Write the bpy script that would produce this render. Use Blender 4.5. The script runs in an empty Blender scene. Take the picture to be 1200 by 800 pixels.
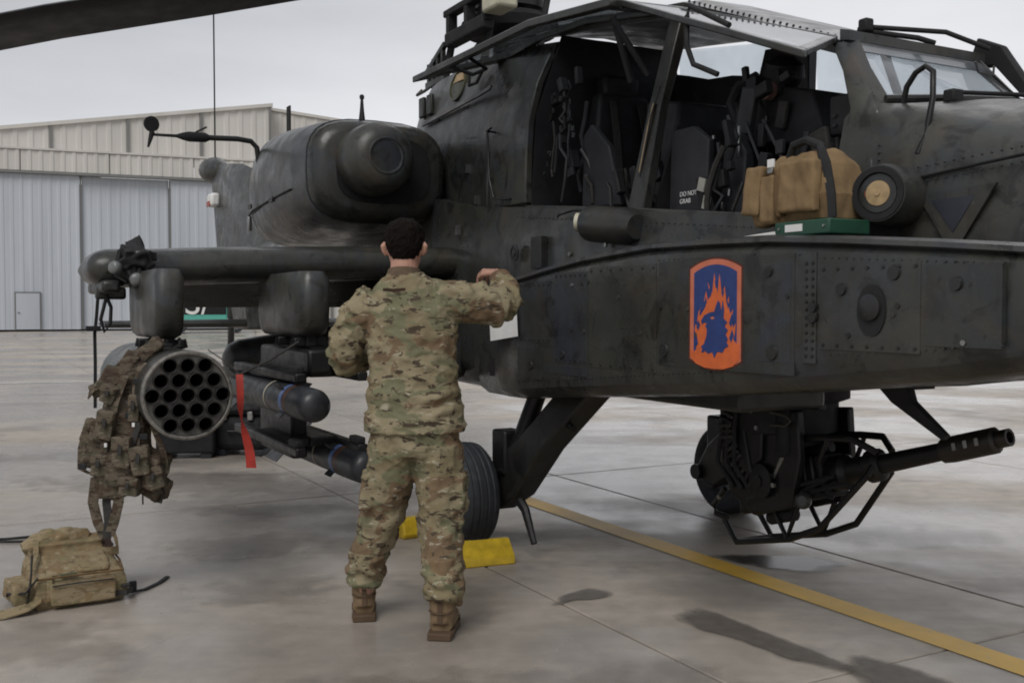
import bpy, bmesh, math, random
from mathutils import Vector, Matrix, noise

random.seed(7)
R = math.radians
SC = bpy.context.scene
COL = SC.collection

# ------------------------------------------------------------------ camera, sky, sun, exposure
cam_d = bpy.data.cameras.new('camera')
cam = bpy.data.objects.new('camera', cam_d)
COL.objects.link(cam)
cam_d.sensor_width = 36.0
cam_d.lens = 36.0
cam_d.clip_start = 0.05
cam_d.clip_end = 4000
cam.location = (0, 0, 1.40)
cam.rotation_euler = (R(90) - math.atan(40 / 1200), 0, 0)
SC.camera = cam

SUN_EL, SUN_AZ = R(48), R(200)
world = bpy.data.worlds.new('World')
SC.world = world
world.use_nodes = True
wn, wl = world.node_tree.nodes, world.node_tree.links
wn.clear()
wo = wn.new('ShaderNodeOutputWorld')
bg = wn.new('ShaderNodeBackground')
sky = wn.new('ShaderNodeTexSky')
sky.sky_type = 'NISHITA'
sky.sun_disc = False
sky.sun_elevation = SUN_EL
sky.sun_rotation = R(20)
sky.air_density = 1.0
sky.dust_density = 4.0
sky.ozone_density = 1.0
hs = wn.new('ShaderNodeHueSaturation')
hs.inputs['Saturation'].default_value = 0.10
wl.new(sky.outputs['Color'], hs.inputs['Color'])
# overcast: the clear sky evened out by a grey cloud layer
tc = wn.new('ShaderNodeTexCoord')
mp = wn.new('ShaderNodeMapping')
mp.inputs['Scale'].default_value = (1.2, 1.2, 5.0)
nz = wn.new('ShaderNodeTexNoise')
nz.inputs['Scale'].default_value = 1.6
nz.inputs['Detail'].default_value = 5
wl.new(tc.outputs['Generated'], mp.inputs['Vector'])
wl.new(mp.outputs['Vector'], nz.inputs['Vector'])
cr = wn.new('ShaderNodeValToRGB')
cr.color_ramp.elements[0].position = 0.36
cr.color_ramp.elements[0].color = (4.7, 4.9, 5.3, 1)
cr.color_ramp.elements[1].position = 0.66
cr.color_ramp.elements[1].color = (7.0, 7.2, 7.6, 1)
wl.new(nz.outputs['Fac'], cr.inputs['Fac'])
mx = wn.new('ShaderNodeMix')
mx.data_type = 'RGBA'
mx.inputs['Factor'].default_value = 0.55
wl.new(hs.outputs['Color'], mx.inputs['A'])
wl.new(cr.outputs['Color'], mx.inputs['B'])
# overcast deck: bright towards the horizon, greyer higher up
sx = wn.new('ShaderNodeSeparateXYZ')
wl.new(tc.outputs['Generated'], sx.inputs['Vector'])
el = wn.new('ShaderNodeValToRGB')
el.color_ramp.elements[0].position = 0.0
el.color_ramp.elements[0].color = (1.0, 1.0, 1.0, 1)
el.color_ramp.elements[1].position = 0.32
el.color_ramp.elements[1].color = (.60, .60, .61, 1)
wl.new(sx.outputs['Z'], el.inputs['Fac'])
mu = wn.new('ShaderNodeMix')
mu.data_type = 'RGBA'
mu.blend_type = 'MULTIPLY'
mu.inputs['Factor'].default_value = 1.0
wl.new([o for o in mx.outputs if o.type == 'RGBA'][0], [i for i in mu.inputs if i.name == 'A' and i.type == 'RGBA'][0])
wl.new(el.outputs['Color'], [i for i in mu.inputs if i.name == 'B' and i.type == 'RGBA'][0])
wl.new([o for o in mu.outputs if o.type == 'RGBA'][0], bg.inputs['Color'])
bg.inputs['Strength'].default_value = 0.132
wl.new(bg.outputs['Background'], wo.inputs['Surface'])

sun_d = bpy.data.lights.new('sun', 'SUN')
sun_d.energy = 1.5
sun_d.angle = R(35)
sun_d.color = (1.0, 0.97, 0.93)
sun = bpy.data.objects.new('sun', sun_d)
COL.objects.link(sun)
sun.location = (0, 0, 30)
_sd = Vector((math.sin(SUN_AZ) * math.cos(SUN_EL), math.cos(SUN_AZ) * math.cos(SUN_EL), math.sin(SUN_EL)))
sun.rotation_euler = _sd.to_track_quat('Z', 'Y').to_euler()

SC.view_settings.view_transform = 'Standard'
SC.view_settings.look = 'None'
SC.view_settings.exposure = 0.15
SC.view_settings.gamma = 1.0
SC.view_settings.use_curve_mapping = False
SC.cycles.filter_width = 1.9

# ------------------------------------------------------------------ materials
def new_mat(name):
    m = bpy.data.materials.new(name)
    m.use_nodes = True
    nt = m.node_tree
    b = nt.nodes['Principled BSDF']
    return m, nt, b

def rampn(nt, src, p0, c0, p1, c1, const=False):
    r = nt.nodes.new('ShaderNodeValToRGB')
    r.color_ramp.elements[0].position = p0
    r.color_ramp.elements[0].color = c0 if len(c0) == 4 else (*c0, 1)
    r.color_ramp.elements[1].position = p1
    r.color_ramp.elements[1].color = c1 if len(c1) == 4 else (*c1, 1)
    nt.links.new(src, r.inputs['Fac'])
    return r.outputs['Color']

def noisen(nt, scale, detail=4, mapping=None, coord='Object', rough=0.55, off=0.0, dist=0.0):
    t = nt.nodes.new('ShaderNodeTexCoord')
    v = t.outputs[coord]
    if coord == 'World':
        v = nt.nodes.new('ShaderNodeNewGeometry').outputs['Position']
    mpn = nt.nodes.new('ShaderNodeMapping')
    mpn.inputs['Scale'].default_value = mapping or (1, 1, 1)
    mpn.inputs['Location'].default_value = (off, off * 1.7, off * .6)
    nt.links.new(v, mpn.inputs['Vector'])
    n = nt.nodes.new('ShaderNodeTexNoise')
    n.inputs['Scale'].default_value = scale
    n.inputs['Detail'].default_value = detail
    n.inputs['Roughness'].default_value = rough
    n.inputs['Distortion'].default_value = dist
    nt.links.new(mpn.outputs['Vector'], n.inputs['Vector'])
    return n.outputs['Fac']

def geo_noise(nt, scale, detail=4, mapping=(1, 1, 1), off=0.0, rot=0.0):
    g = nt.nodes.new('ShaderNodeNewGeometry')
    mpn = nt.nodes.new('ShaderNodeMapping')
    mpn.inputs['Scale'].default_value = mapping
    mpn.inputs['Rotation'].default_value = (0, 0, rot)
    mpn.inputs['Location'].default_value = (off, off * 1.3, 0)
    nt.links.new(g.outputs['Position'], mpn.inputs['Vector'])
    n = nt.nodes.new('ShaderNodeTexNoise')
    n.inputs['Scale'].default_value = scale
    n.inputs['Detail'].default_value = detail
    nt.links.new(mpn.outputs['Vector'], n.inputs['Vector'])
    return n.outputs['Fac']

def mixn(nt, fac, a, b, blend='MIX'):
    m = nt.nodes.new('ShaderNodeMix')
    m.data_type = 'RGBA'
    m.blend_type = blend
    for s, v in (('Factor', fac), ('A', a), ('B', b)):
        inp = [i for i in m.inputs if i.name == s and (i.type == 'RGBA' or (s == 'Factor' and i.type == 'VALUE'))][0]
        if hasattr(v, 'is_linked') or hasattr(v, 'node'):
            nt.links.new(v, inp)
        elif isinstance(v, (int, float)):
            inp.default_value = v
        else:
            inp.default_value = (*v, 1)
    return [o for o in m.outputs if o.type == 'RGBA'][0]

def bumpn(nt, b, h, strength=0.2, dist=0.01):
    bp = nt.nodes.new('ShaderNodeBump')
    bp.inputs['Strength'].default_value = strength
    bp.inputs['Distance'].default_value = dist
    nt.links.new(h, bp.inputs['Height'])
    nt.links.new(bp.outputs['Normal'], b.inputs['Normal'])

def simple(name, col, rough=0.5, metal=0.0, var=0.25, scale=8.0, bump=0.0, bscale=60, spec=0.5, rvar=0.1):
    m, nt, b = new_mat(name)
    f = noisen(nt, scale, 5)
    c0 = tuple(max(0, c * (1 - var)) for c in col)
    c1 = tuple(c * (1 + var) for c in col)
    nt.links.new(rampn(nt, f, 0.3, c0, 0.7, c1), b.inputs['Base Color'])
    f2 = noisen(nt, scale * 2.3, 4, off=3.1)
    nt.links.new(rampn(nt, f2, 0.3, (rough - rvar,) * 3, 0.7, (rough + rvar,) * 3), b.inputs['Roughness'])
    b.inputs['Metallic'].default_value = metal
    b.inputs['Specular IOR Level'].default_value = spec
    if bump:
        bumpn(nt, b, noisen(nt, bscale, 3, off=7), bump, 0.004)
    return m

def paint(name, col, rough=0.36, wear=1.0):
    rough -= .06
    """matt olive aircraft paint with scuffs, bluish highlights and pale glints in the colour, runs and wet sheen"""
    m, nt, b = new_mat(name)
    a = noisen(nt, 2.3, 5, off=1.3, dist=.4)
    c = rampn(nt, a, 0.36, tuple(x * .72 for x in col), 0.64, tuple(x * 1.28 for x in col))
    blu = noisen(nt, 3.4, 4, off=5.2, dist=.9)  # bluish patches: highlights of the wet skin put into the colour
    c = mixn(nt, rampn(nt, blu, .50, (0, 0, 0), .60, (.75 * wear,) * 3), c, (col[0] * .92, col[1] * 1.0, col[2] * 1.28))
    drk = noisen(nt, 5.5, 6, off=14.2, dist=1.2)
    c = mixn(nt, rampn(nt, drk, .55, (0, 0, 0), .64, (.8 * wear,) * 3), c, (col[0] * .34, col[1] * .34, col[2] * .38))
    run = noisen(nt, 6.0, 5, mapping=(3.4, 3.4, .45), off=2.2)
    c = mixn(nt, rampn(nt, run, .54, (0, 0, 0), .70, (.55 * wear,) * 3), c, (col[0] * .5, col[1] * .48, col[2] * .48))
    brn = noisen(nt, 3.4, 6, off=9.7, dist=.8)
    c = mixn(nt, rampn(nt, brn, .56, (0, 0, 0), .70, (.55 * wear,) * 3), c, (col[0] * 1.6, col[1] * 1.22, col[2] * 1.0))
    spk = noisen(nt, 70, 4, off=4.4)  # pale specks: glossy glints painted as lighter colour
    c = mixn(nt, rampn(nt, spk, .64, (0, 0, 0), .74, (.45 * wear,) * 3), c, (col[0] * 2.2, col[1] * 2.2, col[2] * 2.1))
    chip = noisen(nt, 26, 5, off=21.0, dist=.5)
    c = mixn(nt, rampn(nt, chip, .67, (0, 0, 0), .70, (.7 * wear,) * 3), c, (col[0] * .25, col[1] * .25, col[2] * .25))
    nt.links.new(c, b.inputs['Base Color'])
    rr = noisen(nt, 6.0, 5, off=6.6)
    nt.links.new(rampn(nt, rr, .3, (rough - .12,) * 3, .7, (rough + .16,) * 3), b.inputs['Roughness'])
    h = noisen(nt, 9, 4, off=8.8)
    h2 = noisen(nt, 60, 3, off=18.8)
    hm = nt.nodes.new('ShaderNodeMath')
    hm.operation = 'MULTIPLY_ADD'
    hm.inputs[1].default_value = .14
    nt.links.new(h2, hm.inputs[0])
    nt.links.new(h, hm.inputs[2])
    bumpn(nt, b, hm.outputs[0], .22, .014)
    return m

def camo(name, cols, scale=1.0, rough=0.9, bright=1.0):
    """multi-tone woodland camouflage cloth"""
    m, nt, b = new_mat(name)
    k = lambda c: tuple(x * bright for x in c)
    c = rampn(nt, noisen(nt, 5 * scale, 2, (1, 1, 1.5), off=.3), .40, k(cols[0]), .60, k(cols[1]))
    for i, (col, th, sc, zs) in enumerate(((cols[2], .54, 7, 2.0), (cols[3], .535, 6, 1.7), (cols[4], .60, 15, 2.4), (cols[5], .63, 22, 2.6), (cols[4], .635, 30, 2.0))):
        n = noisen(nt, sc * scale, 3, (1, 1, zs), off=1.9 * i + 2.3, dist=.5)
        c = mixn(nt, rampn(nt, n, th, (0, 0, 0), th + .025, (1, 1, 1)), c, k(col))
    wv = noisen(nt, 420, 1, off=.7)
    c = mixn(nt, .25, c, rampn(nt, wv, .3, (.25, .25, .25), .7, (1, 1, 1)), 'MULTIPLY')
    nt.links.new(c, b.inputs['Base Color'])
    b.inputs['Roughness'].default_value = rough
    b.inputs['Specular IOR Level'].default_value = .2
    bumpn(nt, b, noisen(nt, 26, 4, off=3.3), .35, .012)
    return m

OLIVE = (0.037, 0.0378, 0.0325)
M = {}
M['paint'] = paint('olive_paint', OLIVE)
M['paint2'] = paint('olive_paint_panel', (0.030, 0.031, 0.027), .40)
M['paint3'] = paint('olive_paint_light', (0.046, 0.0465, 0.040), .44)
M['paintbl'] = paint('blue_grey_paint', (0.030, 0.032, 0.033), .42)
M['paintdk'] = paint('dark_olive_paint', (0.018, 0.018, 0.016), .46)
M['black'] = simple('black_metal', (0.012, 0.012, 0.012), .42, .3, .3)
M['blackm'] = simple('matt_black', (0.010, 0.010, 0.011), .75, 0, .3)
M['seam'] = simple('seam_black', (0.006, 0.006, 0.006), .9, 0, .2)
M['steel'] = simple('bare_steel', (0.30, 0.30, 0.29), .35, 1.0, .3, 20)
M['brass'] = simple('tan_cap', (0.42, 0.30, 0.16), .5, .2, .2, 30)
M['cap_red'] = simple('red_paint_dot', (0.45, 0.10, 0.05), .5, 0, .2, 30)
M['blade'] = simple('rotor_blade_black', (0.010, 0.010, 0.011), .55, 0, .25, 3)
M['rubber'] = simple('tyre_rubber', (0.022, 0.025, 0.030), .7, 0, .3, 14, .1)
M['yellow'] = simple('yellow_chock_paint', (0.62, 0.42, 0.02), .5, 0, .25, 14, .15)
M['cockpit'] = simple('cockpit_grey', (0.022, 0.023, 0.026), .6, 0, .3, 6)
M['cockpitdk'] = simple('cockpit_black', (0.011, 0.011, 0.013), .65, 0, .3, 6)
M['strap'] = simple('dark_webbing', (0.035, 0.033, 0.030), .85, 0, .3, 30)
M['tan'] = simple('coyote_tan_cloth', (0.21, 0.142, 0.075), .9, 0, .28, 9, .4, 50, .2)
M['tandk'] = simple('dark_tan_cloth', (0.15, 0.095, 0.048), .9, 0, .25, 9, .4, 50, .2)
M['green'] = simple('green_logbook', (0.012, 0.058, 0.034), .45, 0, .2, 8)
M['white'] = simple('white_label', (0.75, 0.75, 0.73), .6, 0, .08, 10)
M['red'] = simple('red_streamer_cloth', (0.38, 0.035, 0.022), .75, 0, .3, 10, .3, 40)
M['blue_band'] = simple('blue_band_paint', (0.085, 0.14, 0.30), .4, 0, .15)
M['yellow_band'] = simple('cream_band_paint', (0.55, 0.52, 0.40), .5, 0, .15)
M['missile'] = simple('missile_dark_paint', (0.020, 0.022, 0.026), .42, 0, .3, 8)
M['seeker'] = simple('seeker_glass', (0.02, 0.02, 0.024), .22, .1, .2, 8)
M['skin'] = simple('skin', (0.46, 0.25, 0.18), .55, 0, .15, 18, .1, 80)
M['hair'] = simple('dark_brown_hair', (0.008, 0.0055, 0.0045), .85, 0, .4, 90, .8, 240, .12)
M['boot'] = simple('coyote_boot_suede', (0.19, 0.128, 0.070), .85, 0, .25, 16, .3)
M['sole'] = simple('boot_sole', (0.09, 0.055, 0.03), .8, 0, .2, 16)
OCP = [(0.235, 0.195, 0.115), (0.31, 0.265, 0.17), (0.19, 0.185, 0.11), (0.20, 0.14, 0.085), (0.085, 0.066, 0.046), (0.38, 0.34, 0.25)]
M['camo'] = camo('camouflage_cloth', OCP, .84)
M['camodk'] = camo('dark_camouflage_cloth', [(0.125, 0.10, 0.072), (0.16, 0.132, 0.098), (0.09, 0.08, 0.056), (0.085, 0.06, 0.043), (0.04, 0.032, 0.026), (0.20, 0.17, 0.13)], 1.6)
M['khaki'] = camo('khaki_pack_cloth', [(0.275, 0.215, 0.125), (0.32, 0.255, 0.16), (0.235, 0.195, 0.11), (0.25, 0.18, 0.10), (0.19, 0.15, 0.09), (0.35, 0.29, 0.19)], .9)
M['teal'] = simple('teal_vehicle_paint', (0.10, 0.42, 0.34), .4, 0, .08, 1)
M['emb_blue'] = simple('emblem_blue', (0.022, 0.045, 0.17), .5, 0, .15, 20)
M['emb_orange'] = simple('emblem_orange', (0.62, 0.13, 0.035), .5, 0, .12, 20)
M['emb_pink'] = simple('emblem_border', (0.55, 0.16, 0.09), .5, 0, .12, 20)
M['emb_rim'] = simple('emblem_rim', (0.08, 0.02, 0.012), .5, 0, .2, 20)

def glass(name, tint=(.9, .93, .95), op=0.25, rough=0.03, haze=(.5, .52, .55)):
    m, nt, b = new_mat(name)
    nt.nodes.remove(b)
    o = nt.nodes['Material Output']
    tr = nt.nodes.new('ShaderNodeBsdfTransparent')
    tr.inputs['Color'].default_value = (*tint, 1)
    gl = nt.nodes.new('ShaderNodeBsdfGlossy')
    gl.inputs['Roughness'].default_value = rough
    df = nt.nodes.new('ShaderNodeBsdfDiffuse')
    df.inputs['Color'].default_value = (*haze, 1)
    lw = nt.nodes.new('ShaderNodeLayerWeight')
    lw.inputs['Blend'].default_value = .5
    pw = nt.nodes.new('ShaderNodeMath')
    pw.operation = 'POWER'
    pw.inputs[1].default_value = 4.0
    nt.links.new(lw.outputs['Facing'], pw.inputs[0])
    fr = nt.nodes.new('ShaderNodeMath')
    fr.operation = 'MULTIPLY_ADD'
    fr.inputs[1].default_value = .85
    fr.inputs[2].default_value = .03
    nt.links.new(pw.outputs[0], fr.inputs[0])
    m1 = nt.nodes.new('ShaderNodeMixShader')
    m2 = nt.nodes.new('ShaderNodeMixShader')
    dn = noisen(nt, 3.5, 5, off=1.1)
    nt.links.new(rampn(nt, dn, .3, (op * .5,) * 3, .7, (op * 1.5,) * 3), m1.inputs['Fac'])
    nt.links.new(tr.outputs[0], m1.inputs[1])
    nt.links.new(df.outputs[0], m1.inputs[2])
    nt.links.new(fr.outputs[0], m2.inputs['Fac'])
    nt.links.new(m1.outputs[0], m2.inputs[1])
    nt.links.new(gl.outputs[0], m2.inputs[2])
    nt.links.new(m2.outputs[0], o.inputs['Surface'])
    return m

M['glass'] = glass('canopy_glass', (.88, .91, .93), .08)
M['glassdoor'] = glass('door_glass', (.80, .83, .85), .22, .05, (.55, .57, .60))
M['glassfilm'] = glass('windshield_glass', (.90, .92, .93), .14)

def concrete():
    m, nt, b = new_mat('wet_concrete')
    ang = R(61.5)
    a = geo_noise(nt, .35, 5, (1, 1, 1), 2.0)
    c = rampn(nt, a, .3, (.372, .325, .275), .7, (.52, .465, .40))
    fine = geo_noise(nt, 9, 6, (1, 1, 1), 5.0)
    c = mixn(nt, .55, c, rampn(nt, fine, .3, (.72, .72, .72), .7, (1.12, 1.12, 1.12)), 'MULTIPLY')
    grit = geo_noise(nt, 140, 3, (1, 1, 1), 1.0)
    c = mixn(nt, .35, c, rampn(nt, grit, .3, (.7, .7, .7), .7, (1.15, 1.15, 1.15)), 'MULTIPLY')
    brush = geo_noise(nt, 3.5, 5, (.35, 3.2, 1), 7.0, ang)
    c = mixn(nt, .4, c, rampn(nt, brush, .35, (.78, .77, .76), .7, (1.08, 1.08, 1.08)), 'MULTIPLY')
    # stains
    st = geo_noise(nt, .9, 6, (1, 1, 1), 11.0)
    c = mixn(nt, rampn(nt, st, .54, (0, 0, 0), .66, (.55, .55, .55)), c, (.17, .15, .13))
    st2 = geo_noise(nt, 2.3, 4, (1, 1, 1), 17.0)
    c = mixn(nt, rampn(nt, st2, .60, (0, 0, 0), .68, (.4, .4, .4)), c, (.16, .145, .13))
    # damp film, darker and smoother
    wet = geo_noise(nt, .28, 4, (1, 1.6, 1), 23.0)
    wf = rampn(nt, wet, .40, (0, 0, 0), .54, (1, 1, 1))
    c = mixn(nt, mixn(nt, .3, (0, 0, 0), wf), c, (.20, .19, .178))
    nt.links.new(c, b.inputs['Base Color'])
    rfine = geo_noise(nt, 3.0, 4, (1, 1, 1), 31.0)
    dry = rampn(nt, rfine, .3, (.48, .48, .48), .7, (.70, .70, .70))
    wetr = rampn(nt, rfine, .3, (.10, .10, .10), .7, (.26, .26, .26))
    nt.links.new(mixn(nt, wf, dry, wetr), b.inputs['Roughness'])
    bumpn(nt, b, grit, .30, .004)
    return m
M['concrete'] = concrete()
M['sealant'] = simple('joint_sealant', (0.035, 0.032, 0.030), .8, 0, .3, 5)
M['linepaint'] = None

def worn_paint(name, col, under=(.32, .30, .27)):
    m, nt, b = new_mat(name)
    n1 = geo_noise(nt, 28, 5, (1, 1, 1), 3)
    n2 = geo_noise(nt, 2.2, 4, (1, 1, 1), 8)
    c = rampn(nt, n2, .3, tuple(x * .72 for x in col), .7, tuple(x * 1.12 for x in col))
    c = mixn(nt, rampn(nt, n1, .62, (0, 0, 0), .76, (.6, .6, .6)), c, under)
    nt.links.new(c, b.inputs['Base Color'])
    b.inputs['Roughness'].default_value = .5
    return m
M['yellowline'] = worn_paint('yellow_line_paint', (.72, .43, .035))
M['whiteline'] = worn_paint('white_line_paint', (.6, .6, .58))
def puddle_mat():
    m, nt, b = new_mat('puddle_water')
    n1 = geo_noise(nt, 20, 4, (1, 1, 1), 3)
    nt.links.new(rampn(nt, n1, .3, (.045, .040, .035), .7, (.07, .063, .055)), b.inputs['Base Color'])
    b.inputs['Roughness'].default_value = .16
    b.inputs['IOR'].default_value = 1.33
    return m
M['puddle'] = puddle_mat()
M['damp'] = simple('damp_stain', (.115, .104, .092), .35, 0, .2, 6)

def clad(name, col, var=.07):
    m, nt, b = new_mat(name)
    s = noisen(nt, .5, 5, (1, 1, .12), off=2)
    c = rampn(nt, s, .3, tuple(x * (1 - var * 2) for x in col), .7, tuple(x * (1 + var) for x in col))
    d = noisen(nt, 3.0, 5, (1, 1, .08), off=4)
    c = mixn(nt, rampn(nt, d, .55, (0, 0, 0), .75, (.25, .25, .25)), c, tuple(x * .62 for x in col))
    nt.links.new(c, b.inputs['Base Color'])
    b.inputs['Roughness'].default_value = .55
    return m
M['clad_blue'] = clad('blue_grey_cladding', (.52, .55, .595))
M['clad_cream'] = clad('cream_cladding', (.62, .595, .555))
M['clad_trim'] = clad('dark_trim', (.20, .20, .195))

# ------------------------------------------------------------------ mesh builder
class MB:
    def __init__(s):
        s.v, s.f = [], []
    def add(s, vs, fs):
        o = len(s.v)
        s.v += [tuple(v) for v in vs]
        s.f += [tuple(i + o for i in f) for f in fs]
        return s
    def box(s, c, d, rot=None):
        c = Vector(c)
        vs = []
        for z in (-.5, .5):
            for y in (-.5, .5):
                for x in (-.5, .5):
                    p = Vector((x * d[0], y * d[1], z * d[2]))
                    if rot is not None:
                        p = rot @ p
                    vs.append(c + p)
        return s.add(vs, [(0, 2, 3, 1), (4, 5, 7, 6), (0, 1, 5, 4), (2, 6, 7, 3), (0, 4, 6, 2), (1, 3, 7, 5)])
    def loft(s, rings, cap=True):
        n = len(rings[0])
        vs = [p for r in rings for p in r]
        fs = []
        for i in range(len(rings) - 1):
            for j in range(n):
                k = (j + 1) % n
                fs.append((i * n + j, i * n + k, (i + 1) * n + k, (i + 1) * n + j))
        if cap:
            fs.append(tuple(range(n - 1, -1, -1)))
            fs.append(tuple((len(rings) - 1) * n + j for j in range(n)))
        return s.add(vs, fs)
    def tube(s, path, r, n=10, cap=True):
        path = [Vector(p) for p in path]
        rs = r if isinstance(r, (list, tuple)) else [r] * len(path)
        rings = []
        up = None
        for i, p in enumerate(path):
            t = (path[min(i + 1, len(path) - 1)] - path[max(i - 1, 0)]).normalized()
            if up is None:
                up = Vector((0, 0, 1)) if abs(t.z) < .9 else Vector((1, 0, 0))
            a = t.cross(up).normalized()
            b = a.cross(t).normalized()
            up = b
            rr = rs[i] if isinstance(rs[i], (tuple, list)) else (rs[i], rs[i])
            rings.append([p + a * math.cos(2 * math.pi * j / n) * rr[0] + b * math.sin(2 * math.pi * j / n) * rr[1] for j in range(n)])
        return s.loft(rings, cap)
    def lathe(s, prof, o, axis, n=24, cap=True):
        """prof: list of (distance along axis, radius)"""
        o, ax = Vector(o), Vector(axis).normalized()
        u = Vector((0, 0, 1)) if abs(ax.z) < .9 else Vector((1, 0, 0))
        a = ax.cross(u).normalized()
        b = ax.cross(a).normalized()
        rings = [[o + ax * t + a * math.cos(2 * math.pi * j / n) * r + b * math.sin(2 * math.pi * j / n) * r for j in range(n)] for t, r in prof]
        return s.loft(rings, cap)
    def prism(s, poly, f0, f1):
        """poly: 2D points; f0/f1 map a 2D point to 3D for either face"""
        return s.loft([[f0(*p) for p in poly], [f1(*p) for p in poly]])
    def ribbon(s, path, w, t, wdir):
        """flat strap: path, width along wdir, thickness"""
        path = [Vector(p) for p in path]
        wd = Vector(wdir).normalized()
        rings = []
        for i, p in enumerate(path):
            tg = (path[min(i + 1, len(path) - 1)] - path[max(i - 1, 0)]).normalized()
            nn = tg.cross(wd)
            nn = nn.normalized() if nn.length > 1e-4 else Vector((0, 0, 1))
            rings.append([p + wd * w / 2 + nn * t / 2, p - wd * w / 2 + nn * t / 2, p - wd * w / 2 - nn * t / 2, p + wd * w / 2 - nn * t / 2])
        return s.loft(rings)
    def build(s, name, mat, parent=None, smooth=35, bevel=0, seg=2, recalc=True):
        me = bpy.data.meshes.new(name)
        me.from_pydata(s.v, [], s.f)
        me.materials.append(M[mat] if isinstance(mat, str) else mat)
        if recalc:
            bm = bmesh.new()
            bm.from_mesh(me)
            bmesh.ops.recalc_face_normals(bm, faces=bm.faces)
            bm.to_mesh(me)
            bm.free()
        if smooth:
            for p in me.polygons:
                p.use_smooth = True
            me.set_sharp_from_angle(angle=R(smooth))
        ob = bpy.data.objects.new(name, me)
        COL.objects.link(ob)
        if parent is not None:
            ob.parent = parent
        if bevel:
            md = ob.modifiers.new('bevel', 'BEVEL')
            md.width = bevel
            md.segments = seg
            md.limit_method = 'ANGLE'
            md.angle_limit = R(30)
            md.harden_normals = False
        return ob

def mesh_obj(name, me, mat, parent=None):
    me.materials.clear()
    me.materials.append(M[mat])
    o = bpy.data.objects.new(name, me)
    COL.objects.link(o)
    if parent is not None:
        o.parent = parent
    return o

def tag(o, label, cat=None, group=None, kind=None):
    if label:
        o['label'] = label
    if cat:
        o['category'] = cat
    if group:
        o['group'] = group
    if kind:
        o['kind'] = kind
    return o

def empty(name, loc, rz=0.0):
    e = bpy.data.objects.new(name, None)
    e.empty_display_size = .2
    COL.objects.link(e)
    e.location = loc
    e.rotation_euler = (0, 0, rz)
    return e

def fuse(mb, voxel=.012, smooth=6, fold=None, name='tmp'):
    """one continuous skin over overlapping solids: voxel remesh, smooth, then cloth folds"""
    ob = mb.build(name, 'black', None, smooth=0, recalc=True)
    md = ob.modifiers.new('r', 'REMESH')
    md.mode = 'VOXEL'
    md.voxel_size = voxel
    ms = ob.modifiers.new('s', 'SMOOTH')
    ms.factor = .5
    ms.iterations = smooth
    bpy.context.view_layer.update()
    dg = bpy.context.evaluated_depsgraph_get()
    me = bpy.data.meshes.new_from_object(ob.evaluated_get(dg))
    old = ob.data
    bpy.data.objects.remove(ob)
    bpy.data.meshes.remove(old)
    if fold:
        me.update()
        ns = [v.normal.copy() for v in me.vertices]
        for v, nn in zip(me.vertices, ns):
            v.co += nn * fold(v.co)
    for p in me.polygons:
        p.use_smooth = True
    me.name = name
    return me

# ------------------------------------------------------------------ aircraft frame of reference: X nose, Y left, Z up
ORG = Vector((0.605, 6.473, 0))
AZ = R(-61.5)
RZ = Matrix.Rotation(AZ, 4, 'Z')
def W(X, Y, Z=0):
    return ORG + (RZ @ Vector((X, Y, Z)))

# ================================================================== SETTING
apron = MB().add([(-1500, -300, -.03), (1500, -300, -.03), (1500, 2500, -.03), (-1500, 2500, -.03)], [(0, 1, 2, 3)]).build('apron', 'concrete', smooth=0, recalc=False)
tag(apron, 'wet grey concrete apron', kind='structure')
def sealant():
    mb = MB()
    a = [W(x, y, -.011) for x, y in ((-42.4, -29.3), (11.6, -29.3), (11.6, 30.6), (-42.4, 30.6))]
    mb.add(a, [(0, 1, 2, 3)])
    return mb.build('joint_filler', 'sealant', apron, smooth=0, recalc=False)
sealant()
# slabs laid square to the parking line
xs = [-42.4 + 4.5 * i for i in range(13)]
ys = [-29.2, -25.45, -21.7, -17.95, -14.2, -9.85, -5.5, -1.12, .75, 4.5, 8.25, 12, 15.75, 19.5, 23.25, 27, 30.5]
slab_meshes = {}
for i in range(len(xs) - 1):
    for j in range(len(ys) - 1):
        lx, ly = xs[i + 1] - xs[i], ys[j + 1] - ys[j]
        g = .014
        key = (round(lx, 2), round(ly, 2))
        if key not in slab_meshes:
            mb = MB()
            hx, hy, e = lx / 2 - g / 2, ly / 2 - g / 2, .006
            mb.loft([[(-hx, -hy, -.03), (hx, -hy, -.03), (hx, hy, -.03), (-hx, hy, -.03)],
                     [(-hx, -hy, -.006), (hx, -hy, -.006), (hx, hy, -.006), (-hx, hy, -.006)],
                     [(-hx + e, -hy + e, 0), (hx - e, -hy + e, 0), (hx - e, hy - e, 0), (-hx + e, hy - e, 0)]])
            o = mb.build('concrete_slab', 'concrete', apron, smooth=0)
            slab_meshes[key] = o.data
        else:
            o = bpy.data.objects.new('concrete_slab', slab_meshes[key])
            COL.objects.link(o)
            o.parent = apron
        c = W((xs[i] + xs[i + 1]) / 2, (ys[j] + ys[j + 1]) / 2, 0)
        o.location = c
        o.rotation_euler = (0, 0, AZ)

# painted lines
def strip(name, mat, p0, p1, w, z=.004):
    p0, p1 = Vector(p0), Vector(p1)
    d = (p1 - p0).normalized()
    n = Vector((-d.y, d.x, 0)) * w / 2
    pts = [p0 - n, p1 - n, p1 + n, p0 + n]
    return MB().add([(p.x, p.y, z) for p in pts], [(0, 1, 2, 3)]).build(name, mat, apron, smooth=0, recalc=False)
strip('yellow_line', 'yellowline', W(-1.3, 0), W(5.0, 0), .16)
strip('white_line', 'whiteline', (-40, 7.8, 0), (-4, 20.8, 0), .22)

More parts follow.
